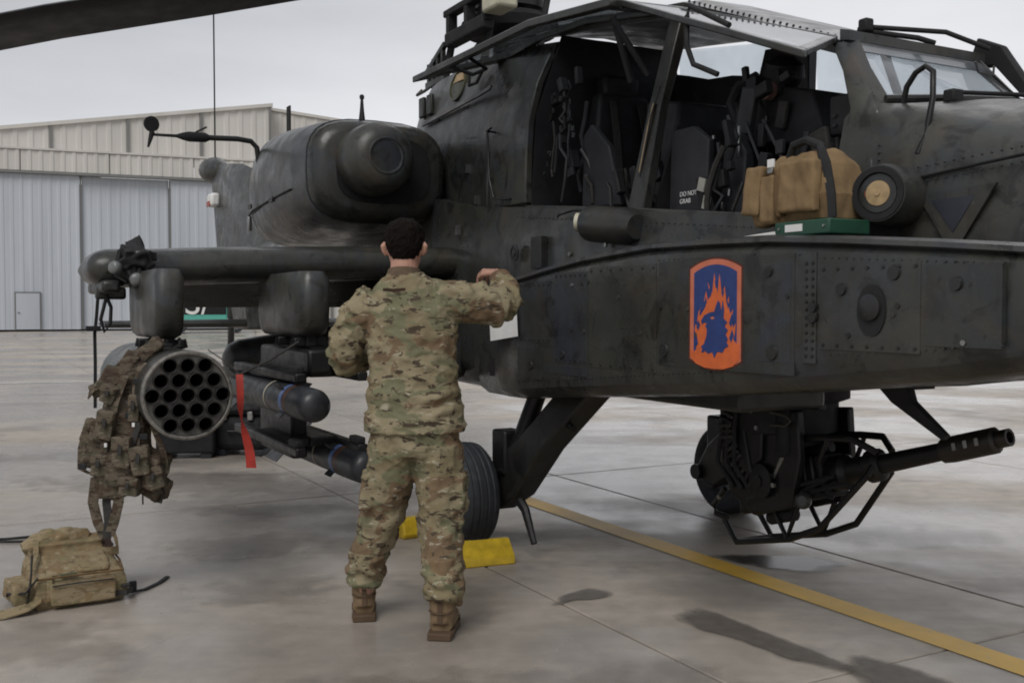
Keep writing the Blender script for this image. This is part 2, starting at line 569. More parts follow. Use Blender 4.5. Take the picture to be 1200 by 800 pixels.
def soft_mat(name, c0, c1, rough, strength=1.0, wobble=.35, spec=.5):
    """damp film: fades out over its own uneven margin (edge mask stored on the mesh)"""
    m, nt, b = new_mat(name)
    n1 = geo_noise(nt, 16, 5, (1, 1, 1), 3)
    nt.links.new(rampn(nt, n1, .3, c0, .7, c1), b.inputs['Base Color'])
    b.inputs['Roughness'].default_value = rough
    b.inputs['Specular IOR Level'].default_value = spec
    at_ = nt.nodes.new('ShaderNodeAttribute')
    at_.attribute_name = 'edge'
    n2 = geo_noise(nt, 7, 7, (1, 1, 1), 9)
    ma = nt.nodes.new('ShaderNodeMath')
    ma.operation = 'MULTIPLY_ADD'
    ma.inputs[1].default_value = wobble * 2
    ma.inputs[2].default_value = -wobble
    nt.links.new(n2, ma.inputs[0])
    ad = nt.nodes.new('ShaderNodeMath')
    ad.operation = 'ADD'
    nt.links.new(at_.outputs['Fac'], ad.inputs[0])
    nt.links.new(ma.outputs[0], ad.inputs[1])
    fac = rampn(nt, ad.outputs[0], .14, (0, 0, 0), .55, (strength,) * 3)
    tr = nt.nodes.new('ShaderNodeBsdfTransparent')
    mxs = nt.nodes.new('ShaderNodeMixShader')
    nt.links.new(fac, mxs.inputs['Fac'])
    nt.links.new(tr.outputs[0], mxs.inputs[1])
    nt.links.new(b.outputs[0], mxs.inputs[2])
    nt.links.new(mxs.outputs[0], nt.nodes['Material Output'].inputs['Surface'])
    return m
M['puddle'] = soft_mat('puddle_water', (.055, .048, .041), (.085, .076, .066), .24, .88, .42, .35)
M['damp'] = soft_mat('damp_stain', (.11, .096, .082), (.16, .142, .123), .52, .85, .42, .3)
M['stain'] = soft_mat('old_stain', (.19, .165, .14), (.25, .22, .19), .36, .27, 1.1)
zlev = [.004]
def puddle(name, pts, mat, n=48):
    """closed smooth outline through pts, with a margin ring"""
    P = [Vector((x, y, 0)) for x, y in pts]
    m = len(P)
    cen = sum(P, Vector((0, 0, 0))) / m
    zlev[0] += .0007
    out = []
    for i in range(n):
        t = i / n * m
        k = int(t)
        u = t - k
        p0, p1, p2, p3 = P[(k - 1) % m], P[k % m], P[(k + 1) % m], P[(k + 2) % m]
        out.append(.5 * ((2 * p1) + (p2 - p0) * u + (2 * p0 - 5 * p1 + 4 * p2 - p3) * u * u + (3 * p1 - p0 - 3 * p2 + p3) * u ** 3))
    vs, col = [], []
    for sc, e in (((1.18, 0.0), (.92, .36), (.62, .7), (.2, 1.0)) if mat != 'stain' else ((1.5, -.6), (1.1, .0), (.7, .45), (.25, .75))):
        for q in out:
            p = cen + (q - cen) * sc
            vs.append((p.x, p.y, zlev[0]))
            col.append(e)
    fs = [(r_ * n + i, r_ * n + (i + 1) % n, (r_ + 1) * n + (i + 1) % n, (r_ + 1) * n + i) for r_ in range(3) for i in range(n)]
    fs.append(tuple(3 * n + i for i in range(n)))
    o = MB().add(vs, fs).build(name, mat, apron, smooth=0, recalc=False)
    at_ = o.data.attributes.new('edge', 'FLOAT', 'POINT')
    at_.data.foreach_set('value', col)
    return o
puddle('puddle', [(1.13, 5.72), (1.45, 5.74), (1.74, 5.68), (1.80, 5.52), (1.58, 5.36), (1.36, 5.46)], 'puddle')
puddle('puddle', [(.74, 4.64), (.86, 4.70), (1.0, 4.54), (1.22, 4.14), (1.36, 3.86), (1.15, 3.98), (.96, 4.24), (.78, 4.46)], 'damp')
puddle('puddle', [(1.32, 3.98), (1.42, 4.06), (1.64, 3.78), (1.72, 3.5), (1.48, 3.45), (1.30, 3.76)], 'damp')
puddle('puddle', [(.30, 4.98), (.40, 5.04), (.50, 4.96), (.40, 4.86), (.30, 4.84), (.20, 4.76), (.22, 4.88)], 'damp')
puddle('puddle', [(2.42, 4.58), (2.5, 4.62), (2.58, 4.5), (2.48, 4.44)], 'damp')
for pts in ([(-2.1, 6.0), (-1.7, 6.3), (-1.25, 6.25), (-1.1, 5.9), (-1.5, 5.55), (-1.95, 5.6)], [(-4.2, 8.3), (-2.9, 8.7), (-1.2, 8.6), (-.9, 7.9), (-2.0, 7.5), (-3.6, 7.7)],
            [(-2.4, 7.1), (-1.7, 7.3), (-1.0, 7.2), (-1.2, 6.85), (-2.0, 6.8)], [(-1.6, 5.1), (-1.0, 5.3), (-.85, 4.9), (-1.3, 4.7)], [(.2, 3.9), (.7, 4.0), (.8, 3.6), (.3, 3.5)],
            [(-1.0, 3.6), (-.3, 3.9), (.1, 3.6), (-.4, 3.3)], [(1.7, 6.4), (2.6, 6.5), (3.2, 6.2), (2.5, 5.9), (1.8, 6.1)], [(2.2, 5.2), (2.8, 5.3), (3.1, 5.0), (2.5, 4.9)], [(-6.5, 9.4), (-4.8, 9.8), (-4.0, 9.4), (-5.4, 9.0)],
            [(-2.6, 4.4), (-1.9, 4.5), (-1.5, 4.1), (-2.2, 3.9)], [(.6, 7.4), (1.7, 7.3), (2.2, 6.9), (1.3, 6.7), (.5, 7.0)], [(-.55, 6.0), (.1, 5.75), (.3, 5.95), (-.2, 6.3)]):
    puddle('stain', pts, 'stain')

# ------------------------------------------------------------------ hangar
def hangar():
    u = Vector((.924, .383, 0)).normalized()
    nrm = Vector((u.y, -u.x, 0))
    base = Vector((-15.35, 66.05, 0))       # right-hand corner
    ang = math.atan2(u.y, u.x)
    r = empty('hangar', base, ang)
    tag(r, 'large hangar with blue-grey sliding doors and cream corrugated upper wall', 'hangar')
    # local: x along facade (corner at 0, negative to the left), y depth into building, z up
    def corr(name, mat, x0, x1, y, z0, z1, z0b=None, z1b=None, pitch=.62, d=.07, ex=0):
        """ribbed sheet panel; z1 at x0, z1b at x1"""
        z1b = z1 if z1b is None else z1b
        n = max(2, int((x1 - x0) / pitch))
        lo, hi, bl, bh = [], [], [], []
        for i in range(n):
            a = x0 + (x1 - x0) * i / n
            w = (x1 - x0) / n
            for q, dd in ((0, 0), (.55, 0), (.65, -d), (.9, -d)):
                x = a + w * q
                t = (x - x0) / (x1 - x0)
                lo.append((x, y + dd, z0))
                hi.append((x, y + dd, z1 + (z1b - z1) * t))
        lo.append((x1, y, z0)); hi.append((x1, y, z1b))
        lo += [(x1, y + .12, z0), (x0, y + .12, z0)]
        hi += [(x1, y + .12, z1b), (x0, y + .12, z1)]
        return MB().loft([lo, hi]).build(name, mat, r, smooth=0)
    dw = 5.15
    edges = [-11.45 - dw * i for i in range(0, 8)]
    # door leaves, alternately in two tracks
    pr = -.0
    k = 0
    x1 = -1.2
    for e in [-6.3, -11.4, -16.6, -21.8, -27.0, -32.2, -37.4]:
        corr('door_leaf', 'clad_blue', e + .06, x1 - .06, .25 if k % 2 else .0, .08, 9.25, pitch=.5, d=.028)
        MB().box((e, .12, 4.66), (.10, .14, 9.15)).build('door_edge', 'clad_trim', r, smooth=0)
        x1 = e
        k += 1
    # wicket door
    wd = empty('wicket_door', (0, 0, 0)); wd.parent = r
    xw = -14.35
    for (c, d) in (((xw - .68, -.09, 1.15), (.06, .08, 2.2)), ((xw + .68, -.09, 1.15), (.06, .08, 2.2)), ((xw, -.09, 2.28), (1.42, .08, .06))):
        MB().box(c, d).build('door_frame', 'clad_trim', wd, smooth=0)
    MB().box((xw, -.085, 1.17), (1.27, .05, 2.14)).build('door_panel', 'clad_blue', wd, smooth=0)
    MB().box((xw - .5, -.14, 1.1), (.12, .06, .04)).build('door_handle', 'steel', wd, smooth=0)
    # lintel, fascia
    MB().box((-19.5, -.06, 9.34), (39, .5, .16)).build('lintel', 'clad_trim', r, smooth=0)
    for i in range(8):
        corr('fascia_panel', 'clad_cream', -39 + 4.875 * i + .02, -39 + 4.875 * (i + 1) - .02, -.25, 9.43, 10.62, pitch=.6, d=.05)
    MB().box((-19.5, .2, 10.7), (39.1, 1.1, .12)).build('ledge', 'clad_cream', r, smooth=0)
    # upper wall, rising to the right
    def top(x):
        return 14.3 + x * .158
    n = 9
    for i in range(n):
        a, b_ = -39 + 39 / n * i, -39 + 39 / n * (i + 1)
        corr('wall_panel', 'clad_cream', a + .05, b_ - .05, .6, 10.76, top(a), None, top(b_), pitch=.75, d=.05)
        MB().box((b_ - (.08 if i == n - 1 else 0), .50, (10.76 + top(b_)) / 2), (.13, .12, top(b_) - 10.8)).build('wall_rib', 'clad_trim', r, smooth=0)
    MB().add([(-39, .4, top(-39)), (0.1, .4, top(.1)), (0.1, .4, top(.1) + .22), (-39, .4, top(-39) + .22), (-39, 30, top(-39)), (0.1, 30, top(.1)), (0.1, 30, top(.1) + .22), (-39, 30, top(-39) + .22)],
             [(0, 1, 2, 3), (4, 7, 6, 5), (0, 4, 5, 1), (3, 2, 6, 7), (0, 3, 7, 4), (1, 5, 6, 2)]).build('roof', 'clad_cream', r, smooth=0)
    # adjoining block to the right, roof falling away
    for i in range(4):
        a, b_ = .12 + 4 * i, .12 + 4 * (i + 1)
        corr('wall_panel', 'clad_cream', a + .04, b_ - .04, 1.6, .1, 14.25 - a * .09, None, 14.25 - b_ * .09, pitch=.75, d=.04)
        MB().box((b_, 1.5, 6.6), (.13, .12, 13.0)).build('wall_rib', 'clad_trim', r, smooth=0)
    MB().add([(.12, 1.45, 14.26), (16.2, 1.45, 12.82), (16.2, 28, 12.82), (.12, 28, 14.26), (.12, 1.45, 14.45), (16.2, 1.45, 13.0), (16.2, 28, 13.0), (.12, 28, 14.45)], [(3, 2, 1, 0), (4, 5, 6, 7), (0, 1, 5, 4), (1, 2, 6, 5), (2, 3, 7, 6), (3, 0, 4, 7)]).build('roof', 'clad_cream', r, smooth=0)
    MB().box((16.1, 14.8, 6.4), (.15, 26, 12.7)).build('side_wall', 'clad_cream', r, smooth=0)
    # return wall
    MB().box((-.05, 15.2, 7.0), (.2, 29, 14.0)).build('side_wall', 'clad_cream', r, smooth=0)
    for i in range(6):
        MB().box((.10, 2.5 + 5 * i, 7.0), (.1, .16, 13.9)).build('wall_rib', 'clad_trim', r, smooth=0)
    MB().box((-19.5, 29.8, 6.0), (39, .2, 12)).build('back_wall', 'clad_cream', r, smooth=0)
    MB().box((-38.95, 15, 5.0), (.2, 29, 9.9)).build('side_wall', 'clad_cream', r, smooth=0)
    MB().box((-.6, .12, 4.66), (1.0, .3, 9.3)).build('door_jamb', 'clad_cream', r, smooth=0)
    MB().box((-38.2, .12, 4.66), (1.4, .3, 9.3)).build('door_jamb', 'clad_cream', r, smooth=0)
    MB().box((-33.9, .45, 10.4), (.3, .1, .2)).build('wall_lamp', 'clad_trim', r, smooth=0)
hangar()

# teal box truck parked in front of the hangar
def truck():
    r = empty('box_truck', (-18.9, 57.0, 0), R(18))
    tag(r, 'teal box truck with white lettering parked by the hangar', 'truck')
    MB().box((1.25, 0, 1.85), (3.3, 2.0, 2.6)).build('cargo_box', 'teal', r, bevel=.05)
    cab = MB().prism([(4.15, .75), (2.98, .75), (2.98, 2.6), (3.6, 2.6), (4.1, 1.75)], lambda x, z: (x, -.95, z), lambda x, z: (x, .95, z)).build('cab', 'teal', r, bevel=.06)
    MB().prism([(3.87, 1.8), (3.2, 1.8), (3.2, 2.4), (3.55, 2.4)], lambda x, z: (x, -.97, z), lambda x, z: (x, -.94, z)).build('side_window', 'seeker', cab)
    MB().box((1.8, 0, .5), (4.3, .9, .2)).build('chassis', 'black', r)
    for x in (.4, 3.4):
        for y in (-.85, .85):
            w = MB().lathe([(-.12, .30), (-.12, .42), (.12, .42), (.12, .30)], (x, y, .42), (0, 1, 0), 20).build('wheel', 'rubber', r)
            MB().lathe([(-.125, .0001), (-.125, .24), (.125, .24), (.125, .0001)], (x, y, .42), (0, 1, 0), 14).build('rim', 'steel', w)
    # lettering
    cu = bpy.data.curves.new('lettering', 'FONT')
    cu.body = 'S/'
    cu.size = 1.9
    cu.extrude = .01
    cu.align_x = 'LEFT'
    t = bpy.data.objects.new('lettering', cu)
    COL.objects.link(t)
    t.location = (.62, -1.03, 1.02)
    t.rotation_euler = (R(90), 0, 0)
    bpy.context.view_layer.update()
    me = bpy.data.meshes.new_from_object(t.evaluated_get(bpy.context.evaluated_depsgraph_get()))
    me.transform(t.matrix_world)
    bpy.data.objects.remove(t)
    mesh_obj('lettering', me, 'white', r)
    MB().prism([(-.35, 1.0), (2.85, 1.0), (2.85, 3.1), (-.35, 3.1)], lambda x, z: (x, -1.015, z), lambda x, z: (x, -1.003, z)).build('dark_stripe', 'black', r)
truck()

# ================================================================== HELICOPTER
heli = empty('helicopter', ORG, AZ)
tag(heli, 'dark olive attack helicopter with raised cockpit doors, stub wing and chin gun', 'helicopter')

def sym(X, half):
    """closed ring at station X from half outline [(y,z)...] bottom to top, y >= 0"""
    a = [(X, -y, z) for y, z in half]
    b = [(X, y, z) for y, z in reversed(half) if y > 1e-6]
    return a + b

def densify(rings, k=4):
    """Catmull-Rom along the station axis"""
    out = []
    n = len(rings)
    for i in range(n - 1):
        r0, r1, r2, r3 = rings[max(i - 1, 0)], rings[i], rings[i + 1], rings[min(i + 2, n - 1)]
        for s in range(k):
            u = s / k
            rr = []
            for a, b, c, d in zip(r0, r1, r2, r3):
                a, b, c, d = map(Vector, (a, b, c, d))
                rr.append(.5 * (2 * b + (c - a) * u + (2 * a - 5 * b + 4 * c - d) * u * u + (3 * b - a - 3 * c + d) * u ** 3))
            out.append(rr)
    out.append([Vector(p) for p in rings[-1]])
    return out

# --- lower body
def low(X, w, zb, zt):
    h = zt - zb
    return sym(X, [(0, zb - .01), (w * .62, zb), (w * .86, zb + h * .05), (w, zb + h * .17), (w, zb + h * .45), (w * .985, zb + h * .8), (w * .95, zt), (0, zt + .005)])
fus = MB().loft(densify([low(-3.7, .44, 1.62, 2.42), low(-2.7, .66, 1.02, 2.42), low(-1.6, .74, .89, 2.24), low(-.6, .74, .86, 2.06),
           low(.1, .71, .88, 1.99), low(1.0, .67, .95, 1.90), low(2.0, .64, 1.03, 1.79), low(2.62, .60, 1.09, 1.71)], 3)).build('fuselage', 'paint', heli, smooth=40)
# --- nose
def nos(X, w, zb, zs, zt):
    return sym(X, [(0, zb), (w * .8, zb + .02), (w, zb + .16), (w * 1.0, zs - .18), (w * .955, zs - .06), (w * .86, zs), (w * .45, zt - .01), (0, zt)])
nose = MB().loft(densify([nos(2.50, .605, 1.08, 2.19, 2.21), nos(2.70, .595, 1.10, 2.16, 2.20), nos(3.0, .565, 1.14, 2.06, 2.16), nos(3.28, .52, 1.2, 1.97, 2.08)], 3)).build('nose', 'paint3', heli, smooth=40)
MB().lathe([(0, .36), (.02, .43), (.34, .43), (.42, .36), (.42, .0001)], (3.24, 0, 1.72), (1, 0, 0), 28).build('sensor_turret', 'paintdk', heli)
MB().lathe([(0, .10), (0, .16), (.05, .16), (.05, .0001)], (3.66, -.18, 1.76), (1, 0, 0), 18).build('sensor_window', 'seeker', heli)
MB().lathe([(0, .10), (0, .13), (.05, .13), (.05, .0001)], (3.66, .2, 1.76), (1, 0, 0), 18).build('sensor_window', 'seeker', heli)
MB().tube([(3.275, -.535, 1.24), (3.29, -.55, 1.4), (3.29, -.545, 1.7), (3.28, -.5, 1.93)], .012, 6).build('nose_rim', 'seam', heli)
# hinge line and hatch outline on the nose side
MB().tube([(2.78, -.597, 1.855), (2.95, -.582, 1.87), (3.1, -.567, 1.885), (3.26, -.548, 1.90)], .006, 6).build('hatch_seam', 'seam', heli)
MB().prism([(2.86, 1.80), (3.16, 1.815), (3.0, 1.58)], lambda x, z: (x, -.606 + .12 * max(0, x - 2.75), z), lambda x, z: (x, -.57, z)).build('triangle_mark', 'paint3', heli, smooth=0)
MB().prism([(2.92, 1.775), (3.08, 1.782), (3.0, 1.66)], lambda x, z: (x, -.609 + .12 * max(0, x - 2.75), z), lambda x, z: (x, -.57, z)).build('triangle_mark', simple('faded_blue_mark', (.030, .034, .048), .5), heli, smooth=0)

# --- upper body behind the cockpit
def upp(X, w, zt, z0=1.9, wt=.38, f=0.0):
    k = (zt - 1.9) / 1.19
    g = lambda z: 1.9 + (z - 1.9) * k
    return sym(X, [(0, z0), (w, z0), (w, g(2.28)), (w * (.97 + .03 * f), g(2.50)), (w * (.88 + .08 * f), g(2.72)), (w * (.74 + .17 * f), g(2.9)), (wt, zt - .04), (wt * .5, zt), (0, zt + .005)])
upper = MB().loft(densify([upp(-2.75, .44, 2.45, wt=.26, f=1), upp(-2.35, .51, 2.52, wt=.32, f=1), upp(-2.05, .54, 2.66, wt=.40, f=1), upp(-1.82, .555, 3.00, wt=.44, f=1), upp(-1.55, .57, 3.11, wt=.45, f=1), upp(-.6, .605, 3.11, wt=.44, f=.75), upp(.02, .60, 3.05)], 3)).build('upper_fuselage', 'paint', heli, smooth=40)
# raised side panel between the seam and the pilot's door
def side_y(z):
    for (z0, y0), (z1, y1) in zip(((1.9, .605), (2.28, .603), (2.5, .588), (2.72, .535), (2.9, .45), (3.02, .38)), ((2.28, .603), (2.5, .588), (2.72, .535), (2.9, .45), (3.02, .38), (3.2, .2))):
        if z <= z1:
            return y0 + (y1 - y0) * (z - z0) / (z1 - z0)
    return .3
pz = [2.02, 2.2, 2.35, 2.5, 2.62, 2.74, 2.84, 2.93]
outer = [[(-.42 + (.06 if i > 5 else 0), -side_y(z) - .022, z), (.05, -side_y(z) - .022, z), (.05, -side_y(z) + .03, z), (-.42, -side_y(z) + .03, z)] for i, z in enumerate(pz)]
MB().loft(outer).build('side_panel', 'paint3', heli, bevel=.01)
MB().loft([[(-1.02 - .1 * (z - 2), -side_y(z) - .012 + .0, z), (-.47, -side_y(z) - .012, z), (-.47, -side_y(z) + .05, z), (-1.02, -side_y(z) + .05, z)] for z in pz[:6]]).build('side_panel', 'paint2', heli, bevel=.008)
# round olive service cap, vents and top grille on the doghouse
rc = MB().lathe([(-.03, .115), (.012, .113), (.014, .100), (.006, .098), (.006, .0001)], (-1.08, -.525, 2.94), (0.05, -1, .22), 28).build('round_cover', paint('cover_olive', (.045, .045, .020)), heli)
MB().prism([(-1.15, 2.965), (-1.0, 2.965), (-1.02, 3.02), (-1.12, 3.02)], lambda x, z: (x, -.538 + (z - 2.94) * .22, z), lambda x, z: (x, -.50, z)).build('cover_tab', 'brass', rc, smooth=0)
for k in range(2):
    MB().box((-1.66 + .14 * k, -.545, 2.88), (.09, .03, .15)).build('vent', 'paintdk', heli, bevel=.01)
MB().tube([(-1.70, -.53, 3.02), (-1.70, -.57, 2.98), (-1.56, -.57, 2.985), (-1.52, -.53, 3.02)], .012, 6).build('vent_hoop', 'paint3', heli)
MB().tube([(-.82, -.57, 2.96), (-.80, -.58, 2.88), (-.70, -.575, 2.88), (-.66, -.55, 2.96)], .012, 6).build('grab_handle', 'black', heli)
gr = MB()
for k in range(4):
    gr.box((-1.86 + .085 * k, -.40, 3.17), (.03, .03, .17 + .05 * k))
gr.box((-1.73, -.40, 3.10), (.34, .035, .04)).box((-1.73, -.40, 3.275), (.36, .035, .035), Matrix.Rotation(-.42, 3, 'Y'))
gr.build('grille', 'paintdk', heli)
MB().ribbon([(-.44, -.60, 2.80), (-.6, -.60, 2.785), (-1.1, -.585, 2.765), (-1.6, -.567, 2.745)], .03, .012, (0, .3, 1)).build('seam_flange', 'paint3', heli)
# handle on the side panel, grab rails
MB().tube([(-.36, -.655, 2.50), (-.355, -.672, 2.5), (-.33, -.672, 2.20), (-.27, -.672, 2.08), (-.18, -.66, 2.06), (-.12, -.63, 2.06)], .007, 6).build('grab_handle', 'black', heli)
MB().tube([(-.36, -.60, 2.50), (-.36, -.672, 2.505), (-.30, -.672, 2.515)], .007, 6).build('grab_handle', 'black', heli)
for (x, z) in ((-.62, 2.1), (-.75, 2.32), (-.62, 1.9)):
    MB().box((x, -.75 if z < 2 else -.625, z), (.02, .03, .06)).build('latch', 'steel', heli)

# --- cheek fairings (avionics bays), both sides
def cheek(sgn):
    st = [(-.30, .76, .855, 1.47), (.05, .84, .868, 1.505), (.32, .95, .885, 1.53), (.60, 1.0, .91, 1.565), (.9, 1.0, .938, 1.605), (1.26, 1.0, .968, 1.644), (1.80, 1.0, 1.012, 1.677),
          (2.2, 1.0, 1.046, 1.673), (2.54, 1.0, 1.08, 1.665), (2.9, 1.0, 1.122, 1.64), (3.28, 1.0, 1.166, 1.607), (3.55, .965, 1.21, 1.58), (3.82, .85, 1.27, 1.53), (3.95, .62, 1.36, 1.45)]
    rings = []
    for X, y, zb, zt in st:
        c = .05
        rings.append([(X, sgn * v, z) for v, z in ((.5, zb + .02), (y - .17, zb - .004), (y - .07, zb + .012), (y - .015, zb + .055), (y, zb + .115), (y, zt - .09), (y - .002, zt - .055), (y - .050, zt - .004), (y - .056, zt), (.5, zt))])
    return MB().loft(rings).build('avionics_bay', 'paint', heli, smooth=32)
cheek(-1)
cheek(1)
# added lighter strip along the near bay's top edge: chamfer highlight painted in
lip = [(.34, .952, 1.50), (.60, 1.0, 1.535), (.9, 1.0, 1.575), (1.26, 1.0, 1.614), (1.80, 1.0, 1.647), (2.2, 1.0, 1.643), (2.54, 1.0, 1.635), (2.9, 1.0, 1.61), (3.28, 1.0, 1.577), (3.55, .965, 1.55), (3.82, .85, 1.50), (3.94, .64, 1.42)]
MB().loft([[(x, -(y + .002), z + .006), (x, -(y + .002), z + .022), (x, -(y - .036), z + .032), (x, -(y - .03), z - .004)] for x, y, z in lip]).build('edge_highlight', paint('edge_highlight_paint', (.052, .053, .050), .42), heli, smooth=30)
# seams, panels and fasteners on the near cheek
def plate(name, mat, x0, x1, z0, z1, t=.0025, y=-1.0, par=heli, sl=0.0, b=.0008):
    dz = sl * (x1 - x0)
    return MB().prism([(x0, z0), (x1, z0 + dz), (x1, z1 + dz), (x0, z1)], lambda x, z: (x, y - t, z), lambda x, z: (x, y + .02, z)).build(name, mat, par, smooth=0, bevel=b, seg=1)
plate('access_panel', 'paint2', .66, .98, 1.22, 1.53)
plate('access_panel', 'paintbl', 1.02, 1.32, 1.13, 1.57)
plate('access_panel', 'paint', 1.34, 1.86, 1.12, 1.585)
plate('access_panel', 'paint2', 1.88, 2.68, 1.155, 1.592, .002)
plate('access_panel', 'paintbl', 2.50, 2.66, 1.20, 1.56, .0035)
plate('access_panel', 'paint2', .64, .9, 1.03, 1.19)
plate('access_panel', 'paintbl', .92, 1.32, 1.07, 1.115)
plate('rivet_strip', 'paint3', 2.725, 2.785, 1.205, 1.59, .004)
plate('access_panel', 'paint', 2.80, 3.22, 1.255, 1.545)
plate('access_panel', 'paint2', 3.24, 3.5, 1.28, 1.53, .0015)
fa = MB()
rf = random.Random(4)
for x in (2.74, 2.77):
    for k in range(13):
        fa.lathe([(0, .007), (.004, .006), (.004, .0001)], (x, -1.005, 1.23 + k * .027), (0, -1, 0), 6)
for (x0, x1, z0, z1) in ((.66, .98, 1.22, 1.53), (1.02, 1.32, 1.13, 1.57), (1.34, 1.86, 1.12, 1.585), (2.80, 3.22, 1.255, 1.545)):
    for k in range(7):
        t = k / 6
        for (x, z) in ((x0 + .018 + (x1 - x0 - .036) * t, z0 + .016), (x0 + .018 + (x1 - x0 - .036) * t, z1 - .016)):
            fa.lathe([(0, .007), (.004, .006), (.004, .0001)], (x, -1.003, z), (0, -1, 0), 6)
tag(fa.build('fasteners', 'paintdk', heli), None, kind='stuff')
for (x, z, r) in ((2.77, 1.40, .02), (2.77, 1.365, .022), (1.92, 1.22, .03), (1.1, 1.17, .02), (.78, 1.10, .025), (2.55, 1.53, .02), (2.57, 1.235, .03), (2.9, 1.46, .022), (3.12, 1.51, .025), (3.35, 1.47, .022)):
    MB().lathe([(0, r), (.008, r * .9), (.008, .0001)], (x, -1.003, z), (0, -1, 0), 14).build('latch', 'paintdk', heli)
# round drain cap in its dark scuffed surround
MB().prism([(3.03 + .062 * math.cos(a) * (1 if abs(math.cos(a)) < .7 else .95), 1.39 + .085 * math.sin(a)) for a in [i * math.pi / 12 for i in range(24)]], lambda x, z: (x, -1.0075, z), lambda x, z: (x, -.99, z)).build('cap_surround', 'blackm', heli, smooth=0)
MB().lathe([(0, .045), (.012, .043), (.018, .03), (.018, .0001)], (3.03, -1.006, 1.40), (0, -1, 0), 20).build('drain_cap', 'paintdk', heli)
# dark recess near the rear end of the bay
plate('recess', 'seam', .07, .2, 1.0, 1.11, .075, -.80)
MB().lathe([(0, .05), (.008, .05), (.008, .036), (.004, .036), (.004, .022), (.01, .02), (.01, .0001)], (.12, -.735, 1.72), (0, -1, 0), 22).build('fuel_cap', 'paintdk', heli)
plate('access_panel', 'paintdk', .30, .42, 1.62, 1.80, .02, -.71)
MB().tube([(.55, -.70, 1.90), (.6, -.72, 1.905), (.74, -.72, 1.915), (.78, -.69, 1.915)], .007, 6).build('grab_handle', 'black', heli)

# emblem panel: orange border, blue field, flames and a rearing beast's head
def emblem():
    def mp_(p):
        return (2.092 + (p[0] - 50) / 328 * .313, 1.592 - (p[1] - 65) / 700 * .437)
    r = empty('unit_emblem', (0, 0, 0))
    r.parent = heli
    r['label'] = 'orange and blue emblem panel with a dark blue head in flames'
    def shape(l, ri, t, b, bow):
        pts = []
        for i in range(13):
            u = -1 + 2 * i / 12
            pts.append(((l + ri) / 2 + (ri - l) / 2 * u, t + bow * u * u))
        for i in range(13):
            u = 1 - 2 * i / 12
            pts.append(((l + ri) / 2 + (ri - l) / 2 * u, b - bow * u * u))
        return [mp_(p) for p in pts]
    y0 = -1.003
    def flat(name, poly, mat, k):
        MB().prism(poly, lambda x, z: (x, y0 - .0009 * k, z), lambda x, z: (x, -.998, z)).build(name, mat, r, smooth=0)
    flat('rim', shape(44, 384, 58, 772, 62), 'emb_rim', 1)
    flat('border', shape(54, 374, 70, 760, 58), 'emb_pink', 2)
    flat('field', shape(80, 350, 104, 738, 50), 'emb_blue', 3)
    # flames: lower orange bed plus tongues
    bed = [(58, 640), (80, 660), (100, 640), (92, 600), (110, 615), (104, 560), (86, 520), (92, 480), (112, 505), (104, 455), (112, 400), (130, 372), (126, 420), (150, 385), (148, 330), (160, 270), (172, 330), (188, 300), (170, 215), (186, 255), (200, 290),
           (206, 215), (212, 160), (222, 235), (234, 285), (244, 165), (254, 250), (262, 300), (276, 240), (284, 300), (288, 350), (304, 305), (302, 370), (312, 415), (328, 385), (322, 450), (330, 500), (346, 470), (340, 540), (330, 570), (346, 590), (366, 600)]
    low_ = [(366, 690), (330, 735), (270, 757), (213, 760), (150, 755), (95, 732), (58, 692)]
    flat('flames', [mp_(p) for p in bed + low_], 'emb_orange', 4)
    for tri in ([(176, 290), (186, 240), (196, 285), (188, 310)], [(222, 250), (216, 205), (232, 205), (228, 248)], [(258, 285), (266, 240), (274, 280), (266, 310)], [(146, 352), (160, 305), (166, 340), (152, 380)], [(292, 350), (290, 318), (304, 352), (300, 385)], [(118, 420), (126, 372), (136, 392), (126, 425)],
                [(306, 470), (322, 410), (332, 460), (318, 495)], [(308, 560), (324, 510), (336, 545), (318, 590)], [(100, 500), (112, 455), (124, 485), (112, 520)], [(88, 600), (96, 560), (112, 600), (100, 625)]):
        flat('flame_gap', [mp_(p) for p in tri], 'emb_blue', 5)
    head = [(130, 460), (150, 425), (185, 405), (215, 400), (225, 365), (238, 330), (250, 345), (258, 400), (268, 330), (276, 390), (272, 440), (296, 465), (280, 490), (300, 515), (286, 540), (300, 570), (292, 590), (304, 612), (280, 628), (268, 655), (236, 650), (216, 690), (205, 655), (176, 665), (160, 650), (135, 662), (140, 635), (130, 625), (150, 605), (165, 560), (170, 515), (158, 490), (170, 475), (150, 468), (140, 482)]
    flat('beast_head', [mp_(p) for p in head], 'emb_blue', 6)
    flat('eye', [mp_((205 + 12 * math.cos(a), 440 + 8 * math.sin(a))) for a in [i * .785 for i in range(8)]], 'emb_pink', 7)
plate('emblem_backing', 'paint2', 2.04, 2.47, 1.165, 1.60, .003)
emblem()

